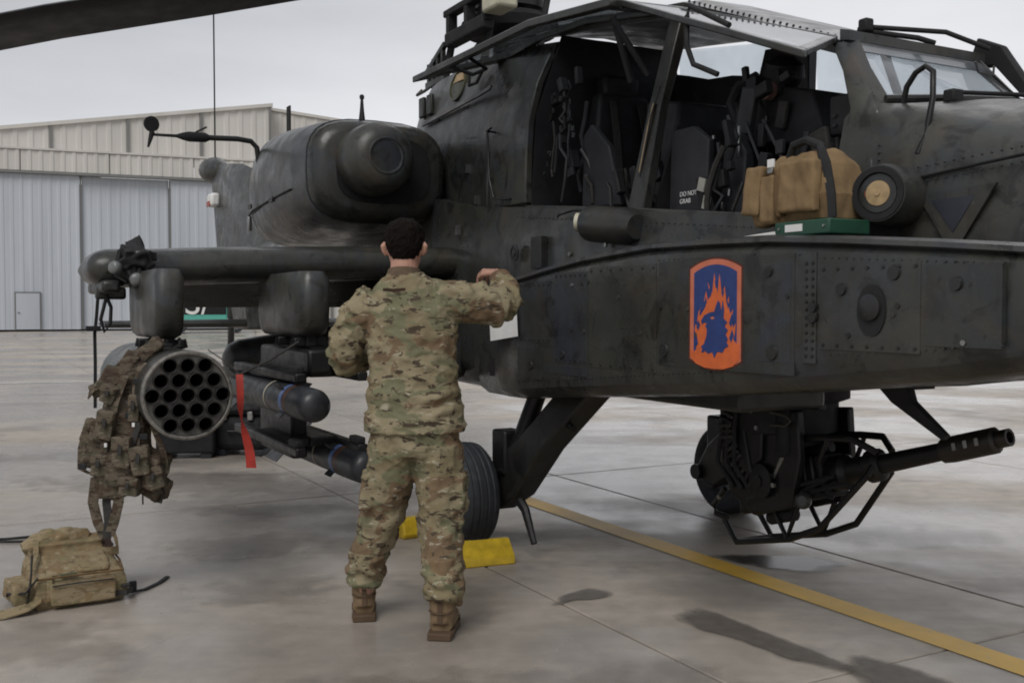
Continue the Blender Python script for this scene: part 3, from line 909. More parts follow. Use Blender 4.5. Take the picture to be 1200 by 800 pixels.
# --- bulges on the cockpit sill
def bulge(x, z, y, rr, l):
    MB().lathe([(-l, rr * .72), (-l * .75, rr * .95), (-l * .3, rr), (0, rr * .97)], (x, y, z), (.9, -.30, 0), 24).build('lamp_housing', 'paint3', heli)
lh = MB().lathe([(-.30, .055), (-.22, .092), (-.05, .112), (.05, .110), (.10, .100), (.10, .075), (.07, .07)], (2.80, -.66, 1.80), (.28, -.96, .02), 28).build('lamp_housing', 'paint3', heli, smooth=50)
MB().lathe([(0, .098), (.012, .095), (.012, .074), (-.004, .074)], (2.826, -.75, 1.802), (.28, -.96, .02), 28).build('rubber_ring', 'blackm', lh)
MB().lathe([(0, .072), (.012, .068), (.012, .044), (.004, .044)], (2.823, -.742, 1.802), (.28, -.96, .02), 24).build('inner_ring', 'paint2', lh)
MB().lathe([(0, .046), (.010, .044), (.012, .012), (.016, .010), (.016, .0001)], (2.825, -.748, 1.802), (.28, -.96, .02), 24).build('cap', 'brass', lh)
MB().box((2.768, -.758, 1.803), (.03, .012, .018), Matrix.Rotation(-.28, 3, 'Z')).build('red_dot', 'cap_red', lh)
b2 = MB().lathe([(0, .055), (.05, .095), (.38, .095), (.46, .06)], (.80, -.67, 1.845), (1, 0, -.11), 24).build('sill_fairing', 'paint2', heli)
MB().lathe([(0, .048), (-.02, .05), (-.02, .034), (-.03, .024), (-.03, .0001)], (.78, -.70, 1.850), (1, .8, -.05), 20).build('fairing_cap', 'yellow_band', b2)
for (x, z) in ((.65, 1.69), (1.0, 1.72)):
    MB().lathe([(0, .014), (.01, .012), (.01, .0001)], (x, -.68, z), (0, -1, 0), 8).build('bolt', 'steel', heli)

rv2 = MB()
def row(p0, p1, n, nrm):
    p0, p1 = Vector(p0), Vector(p1)
    for i in range(n):
        rv2.lathe([(-.004, .0046), (.0018, .0038), (.0024, .0001)], p0 + (p1 - p0) * i / (n - 1), nrm, 6)
for z0, z1, x in ((2.06, 2.48, -.395), (2.06, 2.48, -.02), (2.06, 2.46, -.99), (2.06, 2.46, -.50)):
    row((x, -.628 if x > -.45 else -.617, z0), (x, -.612 if x > -.45 else -.60, z1), 13, (0, -1, 0))
row((.1, -.707, 1.93), (1.0, -.668, 1.845), 22, (0, -1, 0))
row((1.25, -.655, 1.82), (2.4, -.62, 1.705), 26, (0, -1, 0))
row((2.69, -.602, 1.75), (2.69, -.602, 2.0), 10, (0, -1, 0))
row((2.86, -.592, 1.9), (3.24, -.555, 1.925), 12, (0, -1, .1))
row((2.86, -.592, 1.845), (3.24, -.555, 1.875), 12, (0, -1, .1))
row((.62, -1.0, 1.20), (.62, -1.0, 1.5), 9, (0, -1, 0))
row((.64, -1.0, 1.005), (2.66, -1.0, 1.185), 60, (0, -1, 0))
row((2.82, -1.0, 1.235), (3.5, -1.0, 1.29), 22, (0, -1, 0))
row((1.88, -1.0, 1.60), (2.70, -1.0, 1.585), 26, (0, -1, 0))
row((2.82, -1.0, 1.57), (3.5, -1.0, 1.525), 22, (0, -1, 0))
tag(rv2.build('rivets', 'paint2', heli), None, kind='stuff')
# rain and dust specks, drain holes, small placards' worn backs
dr = random.Random(8)
for k in range(16):
    MB().lathe([(0, .010), (.005, .009), (.005, .0001)], (dr.uniform(.65, 3.4), -1.0025, dr.uniform(1.28, 1.52)), (0, -1, 0), 8).build('screw_head', dr.choice(['paintdk', 'paint3', 'steel']), heli)

# --- canopy structure
def bar(name, mat, path, r, par=heli, n=8):
    return MB().tube(path, r, n).build(name, mat, par, smooth=50)
def roof_z(x):
    return 3.11 if x < .0 else (3.11 - .19 * x / 1.3 if x < 1.3 else 2.92 - .42 * (x - 1.3) / 1.03)
rr_ = []
for x in (-.05, .4, .9, 1.3, 1.6, 2.0, 2.33):
    z = roof_z(x)
    k = .41 + .09 * min(1, max(0, (2.33 - x) / 1.0))
    rr_.append([(x, -.42, z - .07), (x, -.43, z - .01), (x, -.30, z + .02), (x, 0, z + .03), (x, .30, z + .02), (x, k, z - .01), (x, k - .01, z - .045), (x, .33, z - .04), (x, 0, z - .02), (x, -.33, z - .05)])
MB().loft(rr_).build('canopy_roof', 'paint2', heli)
rv = MB()
for i in range(26):
    x = 1.32 + i * .04
    rv.lathe([(0, .008), (.006, .006), (.006, .0001)], (x, -.405, roof_z(x)), (0, -1, .4), 6)
for i in range(17):
    t = i / 16
    rv.lathe([(0, .008), (.006, .006), (.006, .0001)], (2.345 + .24 * t, -.425 - .085 * t, 2.475 - .27 * t), (.4, -1, .3), 6)
for i in range(16):
    rv.lathe([(0, .008), (.006, .006), (.006, .0001)], (2.345, -.36 + .048 * i, 2.525), (.6, 0, 1), 6)
tag(rv.build('canopy_bolts', 'paintdk', heli), None, kind='stuff')
for s in (-1, 1):
    # windshield post and door post, sill rail
    MB().loft([[(2.28, s * .36, 2.53), (2.28, s * .43, 2.49), (2.36, s * .435, 2.47), (2.36, s * .36, 2.52)],
               [(2.42, s * .44, 2.36), (2.41, s * .50, 2.34), (2.50, s * .485, 2.31), (2.49, s * .42, 2.35)],
               [(2.53, s * .52, 2.18), (2.52, s * .575, 2.17), (2.64, s * .55, 2.14), (2.64, s * .47, 2.18)],
               [(2.52, s * .56, 1.95), (2.51, s * .606, 1.95), (2.66, s * .60, 1.95), (2.66, s * .55, 1.95)],
               [(2.48, s * .56, 1.72), (2.47, s * .605, 1.72), (2.66, s * .60, 1.72), (2.66, s * .55, 1.72)]]).build('windshield_post', 'paint3', heli, bevel=.008)
    MB().loft([[(1.06, s * .54, 1.88), (1.06, s * .60, 1.88), (1.20, s * .60, 1.88), (1.20, s * .54, 1.88)],
               [(1.14, s * .47, 2.40), (1.14, s * .525, 2.40), (1.24, s * .525, 2.40), (1.24, s * .47, 2.40)],
               [(1.18, s * (.34 if s < 0 else .43), 2.90), (1.18, s * (.41 if s < 0 else .50), 2.90), (1.28, s * (.41 if s < 0 else .50), 2.90), (1.28, s * (.34 if s < 0 else .43), 2.90)]]).build('door_post', 'paint2', heli, bevel=.008)
    MB().loft([[(x, s * .54, z - .03), (x, s * .61, z - .03), (x, s * .61, z + .012), (x, s * .54, z + .012)] for x, z in ((.02, 2.0), (1.0, 1.905), (2.0, 1.795), (2.6, 1.715))]).build('sill_rail', 'paint3', heli, bevel=.006)
MB().tube([(1.145, -.575, 2.08), (1.18, -.55, 2.3), (1.2, -.53, 2.42)], .008, 6).build('door_seal', 'brass', heli)
MB().tube([(1.19, -.61, 2.05), (1.215, -.56, 2.35), (1.235, -.52, 2.5)], .006, 6).build('door_seal', 'paintdk', heli)
# windshield pane
wsg = MB()
W4 = [(2.34, -.37, 2.50), (2.34, .37, 2.50), (2.62, .47, 2.19), (2.80, 0, 2.185), (2.62, -.47, 2.19)]
wsg.add(W4 + [(x - .012, y, z - .008) for x, y, z in W4], [(0, 1, 2, 3, 4), (9, 8, 7, 6, 5), (0, 5, 6, 1), (1, 6, 7, 2), (2, 7, 8, 3), (3, 8, 9, 4), (4, 9, 5, 0)])
ws = wsg.build('windshield', 'glassfilm', heli, smooth=0)
MB().loft([[(2.33, y, 2.49), (2.33, y, 2.535), (2.38, y, 2.52), (2.38, y, 2.48)] for y in (-.43, 0, .43)]).build('windshield_frame', 'paint3', heli)
# shaded band across the top of the windshield
sb = [(2.347, -.372, 2.505), (2.347, .372, 2.505), (2.42, .398, 2.424), (2.42, -.398, 2.424)]
MB().add(sb + [(x + .004, y, z + .004) for x, y, z in sb], [(3, 2, 1, 0), (4, 5, 6, 7), (0, 1, 5, 4), (1, 2, 6, 5), (2, 3, 7, 6), (3, 0, 4, 7)]).build('shade_band', glass('shade_band_glass', (.55, .58, .6), .35, .1, (.3, .32, .34)), ws, smooth=0)
MB().tube([(2.60, .05, 2.40), (2.60, .07, 2.36), (2.595, .17, 2.36), (2.59, .18, 2.40)], .005, 6).build('mirror_frame', 'paint3', heli)
# lower lip of windshield
MB().tube([(2.63, -.50, 2.19), (2.72, -.3, 2.195), (2.80, 0, 2.20), (2.72, .3, 2.195), (2.63, .5, 2.19)], .018, 8).build('windshield_lip', 'paintdk', heli)
# wipers and roof rods
bar('wiper', 'blackm', [(2.78, -.34, 2.17), (2.80, -.30, 2.205), (2.86, -.05, 2.21), (2.86, .06, 2.215)], .009)
bar('wiper', 'blackm', [(2.80, -.36, 2.155), (2.85, -.2, 2.18), (2.89, .05, 2.185)], .010)
MB().box((2.79, -.32, 2.19), (.05, .06, .05)).build('wiper_motor', 'blackm', heli, bevel=.008)
bar('wiper', 'blackm', [(2.20, -.10, 2.615), (2.40, .12, 2.575), (2.50, .27, 2.50)], .011)
bar('wiper', 'blackm', [(2.15, -.14, 2.61), (2.33, .03, 2.555), (2.36, .1, 2.535)], .012)
MB().box((2.19, -.13, 2.62), (.05, .05, .06)).build('wiper_motor', 'blackm', heli, bevel=.01)
MB().prism([(2.28, 2.47), (2.42, 2.46), (2.62, 2.22), (2.66, 2.22), (2.46, 2.54), (2.34, 2.60)], lambda x, z: (x, .405 + .06 * (2.5 - z), z), lambda x, z: (x, .45 + .1 * (2.5 - z), z)).build('port_post', 'blackm', heli, bevel=.008)
bar('hoop_handle', 'black', [(2.70, -.485, 2.16), (2.72, -.49, 2.22), (2.76, -.49, 2.265), (2.81, -.495, 2.28), (2.85, -.505, 2.25), (2.87, -.53, 2.15), (2.86, -.55, 2.02), (2.845, -.575, 1.95)], .011)

# port-side windows and lower cockpit wall
def pane(name, pts, mat='glass', par=heli, off=(0, .008, 0)):
    n = len(pts)
    vs = list(pts) + [(x + off[0], y + off[1], z + off[2]) for x, y, z in pts]
    fs = [tuple(range(n)), tuple(range(2 * n - 1, n - 1, -1))] + [(i, (i + 1) % n, n + (i + 1) % n, n + i) for i in range(n)]
    return MB().add(vs, fs).build(name, mat, par, smooth=0)
pane('side_window', [(1.25, .57, 1.90), (2.5, .585, 1.74), (2.52, .57, 2.05), (2.36, .45, 2.44), (1.27, .49, 2.86)])
pane('side_window', [(.06, .585, 2.02), (1.06, .575, 1.91), (1.17, .49, 2.87), (.06, .50, 3.05)])
pane('port_liner', [(.05, .47, 1.95), (1.24, .47, 1.90), (1.24, .47, 2.72), (1.16, .47, 2.84), (.90, .47, 2.87), (.85, .47, 2.73), (.62, .47, 2.78), (.40, .47, 2.80), (.20, .47, 2.86), (.05, .47, 2.90)], 'cockpit', off=(0, .012, 0))
pane('port_liner', [(1.27, .50, 1.9), (2.45, .50, 1.75), (2.45, .50, 2.06), (1.98, .50, 2.16), (1.66, .50, 2.45), (1.5, .50, 2.49), (1.27, .50, 2.48)], 'cockpitdk', off=(0, .012, 0))
bar('port_frame', 'cockpitdk', [(1.76, .46, 2.68), (1.82, .53, 2.40), (1.84, .57, 1.85)], .022)
# cockpit interior: rear bulkhead, seats, panels
pane('rear_bulkhead', [(.04, -.585, 2.0), (.04, .585, 2.0), (.04, .55, 2.55), (.04, .47, 3.04), (.04, -.37, 3.04), (.04, -.55, 2.55)], 'cockpitdk', off=(.02, 0, 0))
pane('cockpit_divider', [(1.16, -.50, 1.9), (1.16, .55, 1.9), (1.20, .47, 2.32), (1.20, -.40, 2.32)], 'cockpitdk', off=(.02, 0, 0))
def seat(name, x, z, m, hgt):
    s = MB()
    s.loft([[(x - .02, -.23, z), (x + .10, -.25, z), (x + .10, .25, z), (x - .02, .23, z)],
            [(x - .10, -.23, z + hgt * .6), (x + .03, -.25, z + hgt * .6), (x + .03, .25, z + hgt * .6), (x - .10, .23, z + hgt * .6)],
            [(x - .14, -.17, z + hgt), (x - .02, -.18, z + hgt), (x - .02, .18, z + hgt), (x - .14, .17, z + hgt)]])
    st = s.build(name, m, heli, bevel=.03, seg=3)
    MB().box((x + .26, 0, z + .03), (.42, .44, .09)).build('seat_cushion', 'cockpit', st, bevel=.03)
    for y in (-.1, .1):
        MB().ribbon([(x + .0, y, z + hgt * .92), (x + .06, y * 1.1, z + hgt * .6), (x + .12, y * 1.3, z + .2), (x + .2, y * .6, z + .1)], .045, .008, (0, 1, 0)).build('harness', 'strap', st)
    return st
s1 = seat('pilot_seat', .20, 1.98, 'cockpitdk', .72)
MB().box((.10, 0, 2.74), (.12, .26, .16)).build('headrest', 'cockpitdk', s1, bevel=.03)
for pts in ([(.22, -.30, 2.62), (.24, -.33, 2.5), (.22, -.34, 2.42), (.26, -.34, 2.30), (.22, -.36, 2.18), (.24, -.35, 2.08)],):
    MB().tube(pts, .014, 8).build('hose', 'cockpit', s1)
for (x, y, z) in ((.18, -.40, 2.62), (.20, -.42, 2.56), (.25, -.42, 2.45), (.26, -.42, 2.41), (.14, -.5, 2.31), (.12, -.51, 2.25), (.10, -.52, 2.2)):
    MB().box((x, y, z), (.014, .014, .03)).build('buckle', 'steel', s1)
MB().prism([(.32, 1.98), (.72, 1.96), (.60, 2.30), (.42, 2.45), (.34, 2.4)], lambda x, z: (x, -.40, z), lambda x, z: (x, -.36, z)).build('armor_panel', 'cockpit', s1, bevel=.01)
s2 = seat('gunner_seat', 1.52, 1.80, 'cockpitdk', .62)
MB().prism([(1.23, 1.84), (1.52, 1.82), (1.54, 2.20), (1.42, 2.28), (1.25, 2.28)], lambda x, z: (x, -.46, z), lambda x, z: (x, -.42, z)).build('armor_panel', 'cockpit', s2, bevel=.01)
MB().prism([(1.55, 1.84), (1.72, 1.82), (1.73, 2.12), (1.66, 2.22), (1.58, 2.22)], lambda x, z: (x, -.40, z), lambda x, z: (x, -.34, z)).build('armor_panel', 'cockpit', s2, bevel=.01)
MB().loft([[(1.47, -.16, 2.36), (1.60, -.16, 2.36), (1.60, .12, 2.36), (1.47, .12, 2.36)], [(1.47, -.14, 2.53), (1.56, -.13, 2.53), (1.56, .10, 2.53), (1.47, .11, 2.53)]]).build('headrest', 'cockpitdk', s2, bevel=.03, seg=3)
MB().box((1.63, -.30, 2.33), (.10, .04, .22), Matrix.Rotation(.25, 3, 'Y')).build('side_pad', 'cockpit', s2, bevel=.01)
MB().lathe([(-.03, .03), (-.02, .045), (.02, .045), (.03, .03)], (1.70, -.24, 2.42), (0, 1, 0), 12).build('grip', simple('grip_pink', (.22, .13, .11), .6), s2)
MB().ribbon([(1.62, -.3, 2.28), (1.70, -.34, 2.2), (1.78, -.34, 2.05), (1.80, -.36, 1.86)], .06, .012, (.6, -.8, 0)).build('harness', 'cockpit', s2)
MB().ribbon([(1.74, -.3, 2.27), (1.84, -.34, 2.18), (1.92, -.34, 2.05), (1.94, -.36, 1.84)], .05, .012, (.6, -.8, 0)).build('harness', 'cockpit', s2)
for (x, y, z, h) in ((1.70, -.41, 2.20, .08), (1.715, -.42, 2.12, .05), (1.62, -.44, 1.87, .05)):
    MB().box((x, y, z), (.012, .012, h)).build('buckle', 'steel', s2)
cl = MB().loft([[(1.46, -.475, 2.02), (1.55, -.475, 2.02), (1.60, -.475, 1.86), (1.50, -.475, 1.82)], [(1.46, -.465, 2.02), (1.55, -.465, 2.02), (1.60, -.465, 1.86), (1.50, -.465, 1.82)]]).build('checklist_holder', 'blackm', s2)
for z, dx in ((1.985, 0), (1.895, .035)):
    MB().box((1.515 + dx, -.480, z), (.05, .008, .062), Matrix.Rotation(.3, 3, 'Y')).build('checklist_card', simple('card', (.38, .38, .33), .6), s2)
cr_ = random.Random(11)
def clutter(par, x0, x1, y0, y1, z0, z1, n):
    for k in range(n):
        c = (cr_.uniform(x0, x1), cr_.uniform(y0, y1), cr_.uniform(z0, z1))
        q = cr_.random()
        if q < .45:
            MB().box(c, (cr_.uniform(.02, .10), cr_.uniform(.02, .06), cr_.uniform(.03, .14)), Matrix.Rotation(cr_.uniform(-.4, .4), 3, 'Y')).build('switch_box', cr_.choice(['cockpit', 'cockpitdk', 'blackm', 'strap']), par, bevel=.006)
        elif q < .8:
            a = Vector(c)
            pts = [a]
            for _ in range(4):
                a = a + Vector((cr_.uniform(-.06, .06), cr_.uniform(-.02, .02), -cr_.uniform(.03, .12)))
                if a.z > z0 - .1:
                    pts.append(a)
            if len(pts) > 2:
                MB().tube(pts, cr_.uniform(.005, .014), 6).build('cable', cr_.choice(['cockpit', 'blackm', 'strap', 'paintdk']), par)
        else:
            MB().box(c, (.012, .012, cr_.uniform(.012, .035)), Matrix.Rotation(cr_.uniform(-.6, .6), 3, 'Y')).build('buckle', 'steel', par)
clutter(s1, .08, .40, -.54, -.40, 2.08, 2.75, 22)
clutter(s1, .45, 1.05, -.46, -.30, 1.99, 2.2, 12)
clutter(s1, .3, 1.0, .38, .45, 2.1, 2.75, 10)
clutter(s2, 1.55, 1.78, -.50, -.42, 1.88, 2.3, 10)
clutter(s2, 1.42, 1.80, -.34, -.12, 2.15, 2.55, 16)
clutter(s2, 1.70, 2.35, -.50, -.36, 1.80, 2.15, 14)
# pilot's helmet-like dark shroud and grips in the front cockpit
MB().lathe([(-.09, .02), (-.07, .075), (0, .105), (.06, .09), (.09, .04)], (1.60, -.05, 2.53), (.4, -.2, 1), 18).build('sight_shroud', 'cockpitdk', s2)
MB().tube([(1.36, -.1, 2.30), (1.30, -.12, 2.44), (1.34, -.1, 2.52), (1.45, -.08, 2.55)], .03, 8).build('head_pad', 'cockpitdk', s2)
# stencil on the armour panel
def stencil(txt, size, loc, par, mat='white', rot=(R(90), 0, 0), name='stencil'):
    cu = bpy.data.curves.new(name, 'FONT')
    cu.body = txt
    cu.size = size
    cu.extrude = .0012
    cu.align_x = 'LEFT'
    t = bpy.data.objects.new(name, cu)
    COL.objects.link(t)
    t.location = loc
    t.rotation_euler = rot
    bpy.context.view_layer.update()
    me = bpy.data.meshes.new_from_object(t.evaluated_get(bpy.context.evaluated_depsgraph_get()))
    me.transform(t.matrix_world)
    bpy.data.objects.remove(t)
    return mesh_obj(name, me, mat, par)
stencil('DO NOT', .033, (1.325, -.463, 1.945), s2)
stencil('GRAB', .033, (1.325, -.463, 1.910), s2)
# glare shields and displays
MB().loft([[(1.50, -.22, 2.20), (2.06, -.22, 2.12), (2.06, .22, 2.12), (1.50, .22, 2.20)], [(1.62, -.20, 2.47), (1.95, -.20, 2.385), (1.95, .14, 2.385), (1.62, .14, 2.47)]]).build('glare_shield', 'cockpitdk', heli, bevel=.015)
MB().box((2.05, .05, 1.98), (.40, .6, .30)).build('instrument_panel', 'cockpitdk', heli, bevel=.02)
dsp = MB().box((2.33, -.32, 2.19), (.15, .18, .17)).build('display_unit', 'cockpitdk', heli, bevel=.012)
for z in (2.19, 2.15):
    MB().box((2.29, -.415, z), (.02, .008, .012)).build('key', 'cockpit', dsp)
MB().prism([(2.30, 2.42), (2.38, 2.38), (2.36, 2.24)], lambda x, z: (x, -.40, z), lambda x, z: (x, -.30, z)).build('magnetic_compass', 'blackm', heli, bevel=.008)
MB().loft([[(.78, -.34, 2.0), (1.10, -.34, 1.96), (1.10, .4, 1.96), (.78, .4, 2.0)], [(.82, -.30, 2.52), (1.08, -.28, 2.48), (1.08, .34, 2.48), (.82, .36, 2.52)]]).build('glare_shield', 'cockpitdk', heli, bevel=.02)

# --- open doors
def door(name, pin, pout, mglass, t=.045, fr=.085):
    """pin/pout: matching lists of points along the hinge edge and the free edge"""
    r = empty(name, (0, 0, 0))
    r.parent = heli
    n = len(pin)
    P = [Vector(p) for p in pin]
    Q = [Vector(p) for p in pout]
    up = Vector((0, 0, t))
    def rail(path, w, nm):
        rings = []
        for a, d in path:
            a, d = Vector(a), Vector(d)
            rings.append([a - up * .5, a + d * w - up * .5, a + d * w + up * .5, a + up * .5])
        return MB().loft(rings).build(nm, 'paint2', r, bevel=.006)
    rail([(q, (p - q).normalized()) for p, q in zip(P, Q)], fr, 'free_rail')
    rail([(p, (q - p).normalized()) for p, q in zip(P, Q)], fr * .7, 'hinge_rail')
    for i, j in ((0, 1), (-1, -2)):
        a, b = P[i] + (Q[i] - P[i]) * .1, P[i] + (Q[i] - P[i]) * .9
        d = (P[j] - P[i]).normalized()
        d2 = (Q[j] - Q[i]).normalized()
        MB().loft([[a - up * .45, a + d * fr - up * .45, a + d * fr + up * .45, a + up * .45], [b - up * .45, b + d2 * fr - up * .45, b + d2 * fr + up * .45, b + up * .45]]).build('end_rail', 'paint2', r, bevel=.006)
    vs, fs = [], []
    for p, q in zip(P, Q):
        vs += [p + (q - p) * .08 + Vector((0, 0, .012)), p + (q - p) * .92 + Vector((0, 0, .012)), p + (q - p) * .92, p + (q - p) * .08]
    for i in range(n - 1):
        for k in range(4):
            fs.append((i * 4 + k, i * 4 + (k + 1) % 4, (i + 1) * 4 + (k + 1) % 4, (i + 1) * 4 + k))
    MB().add(vs, fs).build('door_glass', mglass, r, smooth=0)
    return r
d1 = door('pilot_door', [(-.55, -.40, 3.03), (-.1, -.41, 3.06), (.45, -.41, 3.03), (1.18, -.41, 2.90)], [(-.78, -1.0, 2.87), (.14, -1.0, 2.865), (.74, -1.0, 2.865), (1.50, -1.0, 2.78)], 'glassdoor', .04, .11)
d2 = door('gunner_door', [(1.34, -.42, 2.86), (1.6, -.42, 2.765), (2.0, -.42, 2.615), (2.31, -.42, 2.50)], [(1.46, -.92, 2.80), (1.85, -.92, 2.635), (2.25, -.92, 2.47), (2.63, -.92, 2.31)], 'glassdoor', .03, .055)
bar('door_handle', 'blackm', [(2.20, -.90, 2.52), (1.95, -.90, 2.66), (1.93, -.90, 2.62), (1.93, -.90, 2.50), (1.95, -.88, 2.42), (2.06, -.84, 2.36)], .012, d2)
bar('door_strut', 'cockpitdk', [(1.04, -.45, 2.60), (.98, -.62, 2.86)], .018, d1)
bar('door_strut', 'cockpitdk', [(.86, -.43, 2.6), (.86, -.55, 2.93)], .018, d1)
bar('door_handle', 'black', [(-.36, -.93, 2.88), (-.30, -.80, 2.83), (-.12, -.80, 2.83), (-.1, -.93, 2.88)], .012, d1)

# --- stub wings with pylons
def airfoil(xle, c, t, y, z):
    up = [(0, 0), (.008, .34), (.035, .66), (.09, .88), (.2, 1.0), (.45, .95), (.75, .6), (1.0, .10)]
    dn = [(1.0, -.10), (.75, -.7), (.45, -.98), (.2, -1.0), (.09, -.90), (.035, -.68), (.008, -.36)]
    return [(xle - c * a, y, z + t / 2 * b) for a, b in up + dn]
def wing(s):
    w = MB().loft([airfoil(-.66, 1.25, .22, s * .55, 1.70), airfoil(-.68, 1.2, .22, s * 1.2, 1.688), airfoil(-.74, 1.1, .225, s * 2.2, 1.655), airfoil(-.775, 1.03, .225, s * 2.70, 1.63),
                   *[airfoil(-.78 - .10 * (1 - math.cos(a)), 1.0 - .62 * (1 - math.cos(a)), .225 * math.cos(a) ** .8 + .004, s * (2.82 + .145 * math.sin(a)), 1.625) for a in [R(11 * q) for q in range(9)]]]).build('wing', 'paint', heli, smooth=60)
    MB().loft([[(-1.5, s * .8, 1.60), (-1.56, s * .8, 1.68), (-1.9, s * .8, 1.42), (-1.86, s * .8, 1.40)], [(-1.45, s * 2.45, 1.57), (-1.5, s * 2.45, 1.65), (-1.75, s * 2.45, 1.42), (-1.72, s * 2.45, 1.40)]]).build('flap', 'paint2', w)
    return w
for s in (-1, 1):
    w = wing(s)
    for yc, x0, hw in ((2.65, -.05, .075), (1.875, -.05, .085)):
        rings = []
        for z, f0, f1, k in ((1.60, .04, 0, .80), (1.55, 0, 0, 1), (1.40, 0, 0, 1.0), (1.30, .015, .02, 1), (1.255, .05, .06, .9), (1.235, .12, .12, .7)):
            xa, xb = x0 - f0, -1.20 + f1
            h = hw * k
            rings.append([(xa - .05, s * yc - h, z), (xa - .012, s * yc - h * .8, z), (xa, s * yc - h * .4, z), (xa, s * yc + h * .4, z), (xa - .012, s * yc + h * .8, z), (xa - .05, s * yc + h, z), (xb + .25, s * yc + h, z), (xb, s * yc + h * .3, z), (xb, s * yc - h * .3, z), (xb + .25, s * yc - h, z)])
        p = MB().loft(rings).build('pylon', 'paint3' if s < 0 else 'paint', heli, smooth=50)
        MB().box((-.36, s * yc, 1.215), (.42, .06, .07)).build('ejector_rack', 'blackm', p, bevel=.008)
        for x in (-.2, -.52):
            MB().box((x, s * yc, 1.205), (.05, .19, .05)).build('sway_brace', 'black', p, bevel=.008)
            for q in (-1, 1):
                MB().tube([(x, s * yc + q * .09, 1.23), (x, s * yc + q * .10, 1.185)], .012, 6).build('brace_pad', 'black', p)
        if yc > 2:
            MB().tube([(-.12, s * yc - .04, 1.22), (-.10, s * yc + .0, 1.185), (-.12, s * yc + .05, 1.20), (-.16, s * yc + .06, 1.235)], .010, 6).build('lanyard_ring', 'steel', p)
    MB().box((-1.0, s * 2.86, 1.515), (.7, .10, .07)).build('tip_fairing', 'paintdk', heli, bevel=.02)
MB().box((-.86, -2.84, 1.48), (.10, .16, .07)).build('tip_bracket', 'paintdk', heli, bevel=.015)

# --- engine nacelles
def nacelle(s):
    def nr(X, yc, hw, z0, z1, p=.62, n=28):
        zc, hz = (z0 + z1) / 2, (z1 - z0) / 2
        out = []
        for i in range(n):
            a = 2 * math.pi * i / n
            ca, sa = math.cos(a), math.sin(a)
            out.append((X, s * yc + hw * math.copysign(abs(ca) ** p, ca), zc + hz * math.copysign(abs(sa) ** p, sa)))
        return out
    nc = MB().loft(densify([nr(-1.06, 1.09, .40, 2.05, 2.58), nr(-1.10, 1.09, .455, 2.0, 2.63), nr(-1.22, 1.09, .49, 1.965, 2.665), nr(-1.7, 1.09, .53, 1.90, 2.71), nr(-2.4, 1.07, .53, 1.86, 2.76), nr(-3.1, 1.03, .44, 1.92, 2.74), nr(-3.7, .98, .34, 2.05, 2.68), nr(-3.9, .96, .30, 2.1, 2.62)], 3)).build('engine_nacelle', 'paint', heli, smooth=45)
    MB().loft([nr(-1.045, 1.09, .33, 2.09, 2.54), nr(-1.075, 1.09, .33, 2.09, 2.54)]).build('intake_throat', 'seam', nc)
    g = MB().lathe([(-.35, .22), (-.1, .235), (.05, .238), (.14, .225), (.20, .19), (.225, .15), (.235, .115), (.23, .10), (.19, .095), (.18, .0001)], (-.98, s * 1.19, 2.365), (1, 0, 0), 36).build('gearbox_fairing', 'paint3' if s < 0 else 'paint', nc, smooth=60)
    MB().lathe([(.0, .092), (.012, .088), (.012, .0001)], (-.795, s * 1.19, 2.365), (1, 0, 0), 24).build('fairing_plug', paint('plug_olive', (.026, .028, .020)), nc)
    MB().lathe([(.222, .132), (.236, .120), (.238, .112), (.228, .108)], (-.98, s * 1.19, 2.365), (1, 0, 0), 28).build('fairing_lip', 'paintbl', nc)
    MB().loft([nr(-1.205, 1.09, .4935, 1.961, 2.669), nr(-1.45, 1.09, .5165, 1.927, 2.6935)]).build('cowl_ring', 'paintbl', nc, smooth=45)
    # cowl seam and latches
    MB().tube([(-1.46, s * 1.607, 2.20), (-1.9, s * 1.622, 2.17), (-2.5, s * 1.602, 2.14), (-3.05, s * 1.49, 2.15)], .008, 6).build('cowl_seam', 'seam', nc)
    for x in (-1.9, -2.5):
        MB().box((x, s * 1.622, 2.17), (.09, .012, .035)).build('cowl_latch', 'paintdk', nc)
    MB().box((-3.0, s * 1.50, 2.08), (.05, .03, .12)).build('cowl_light', 'steel', nc, bevel=.008)
    MB().prism([(-1.30, 2.66), (-1.10, 2.62), (-1.14, 2.84), (-1.20, 2.84)], lambda x, z: (x, s * 1.22, z), lambda x, z: (x, s * 1.235, z)).build('vent_pipe', 'paintdk', nc) if False else None
    MB().tube([(-1.28, s * 1.16, 2.66), (-1.28, s * 1.16, 2.74), (-1.28, s * 1.16, 2.83)], [.026, .016, .009], 8).build('whip_base', 'blackm', nc)
    MB().lathe([(0, .016), (.02, .018), (.03, .008)], (-1.28, s * 1.16, 2.82), (0, 0, 1), 8).build('whip_tip', 'blackm', nc)
    MB().box((-2.82, s * 1.22, 2.86), (.09, .014, .34)).build('blade_antenna', 'blackm', nc, bevel=.005)
    return nc
nr_ = nacelle(-1)
nacelle(1)
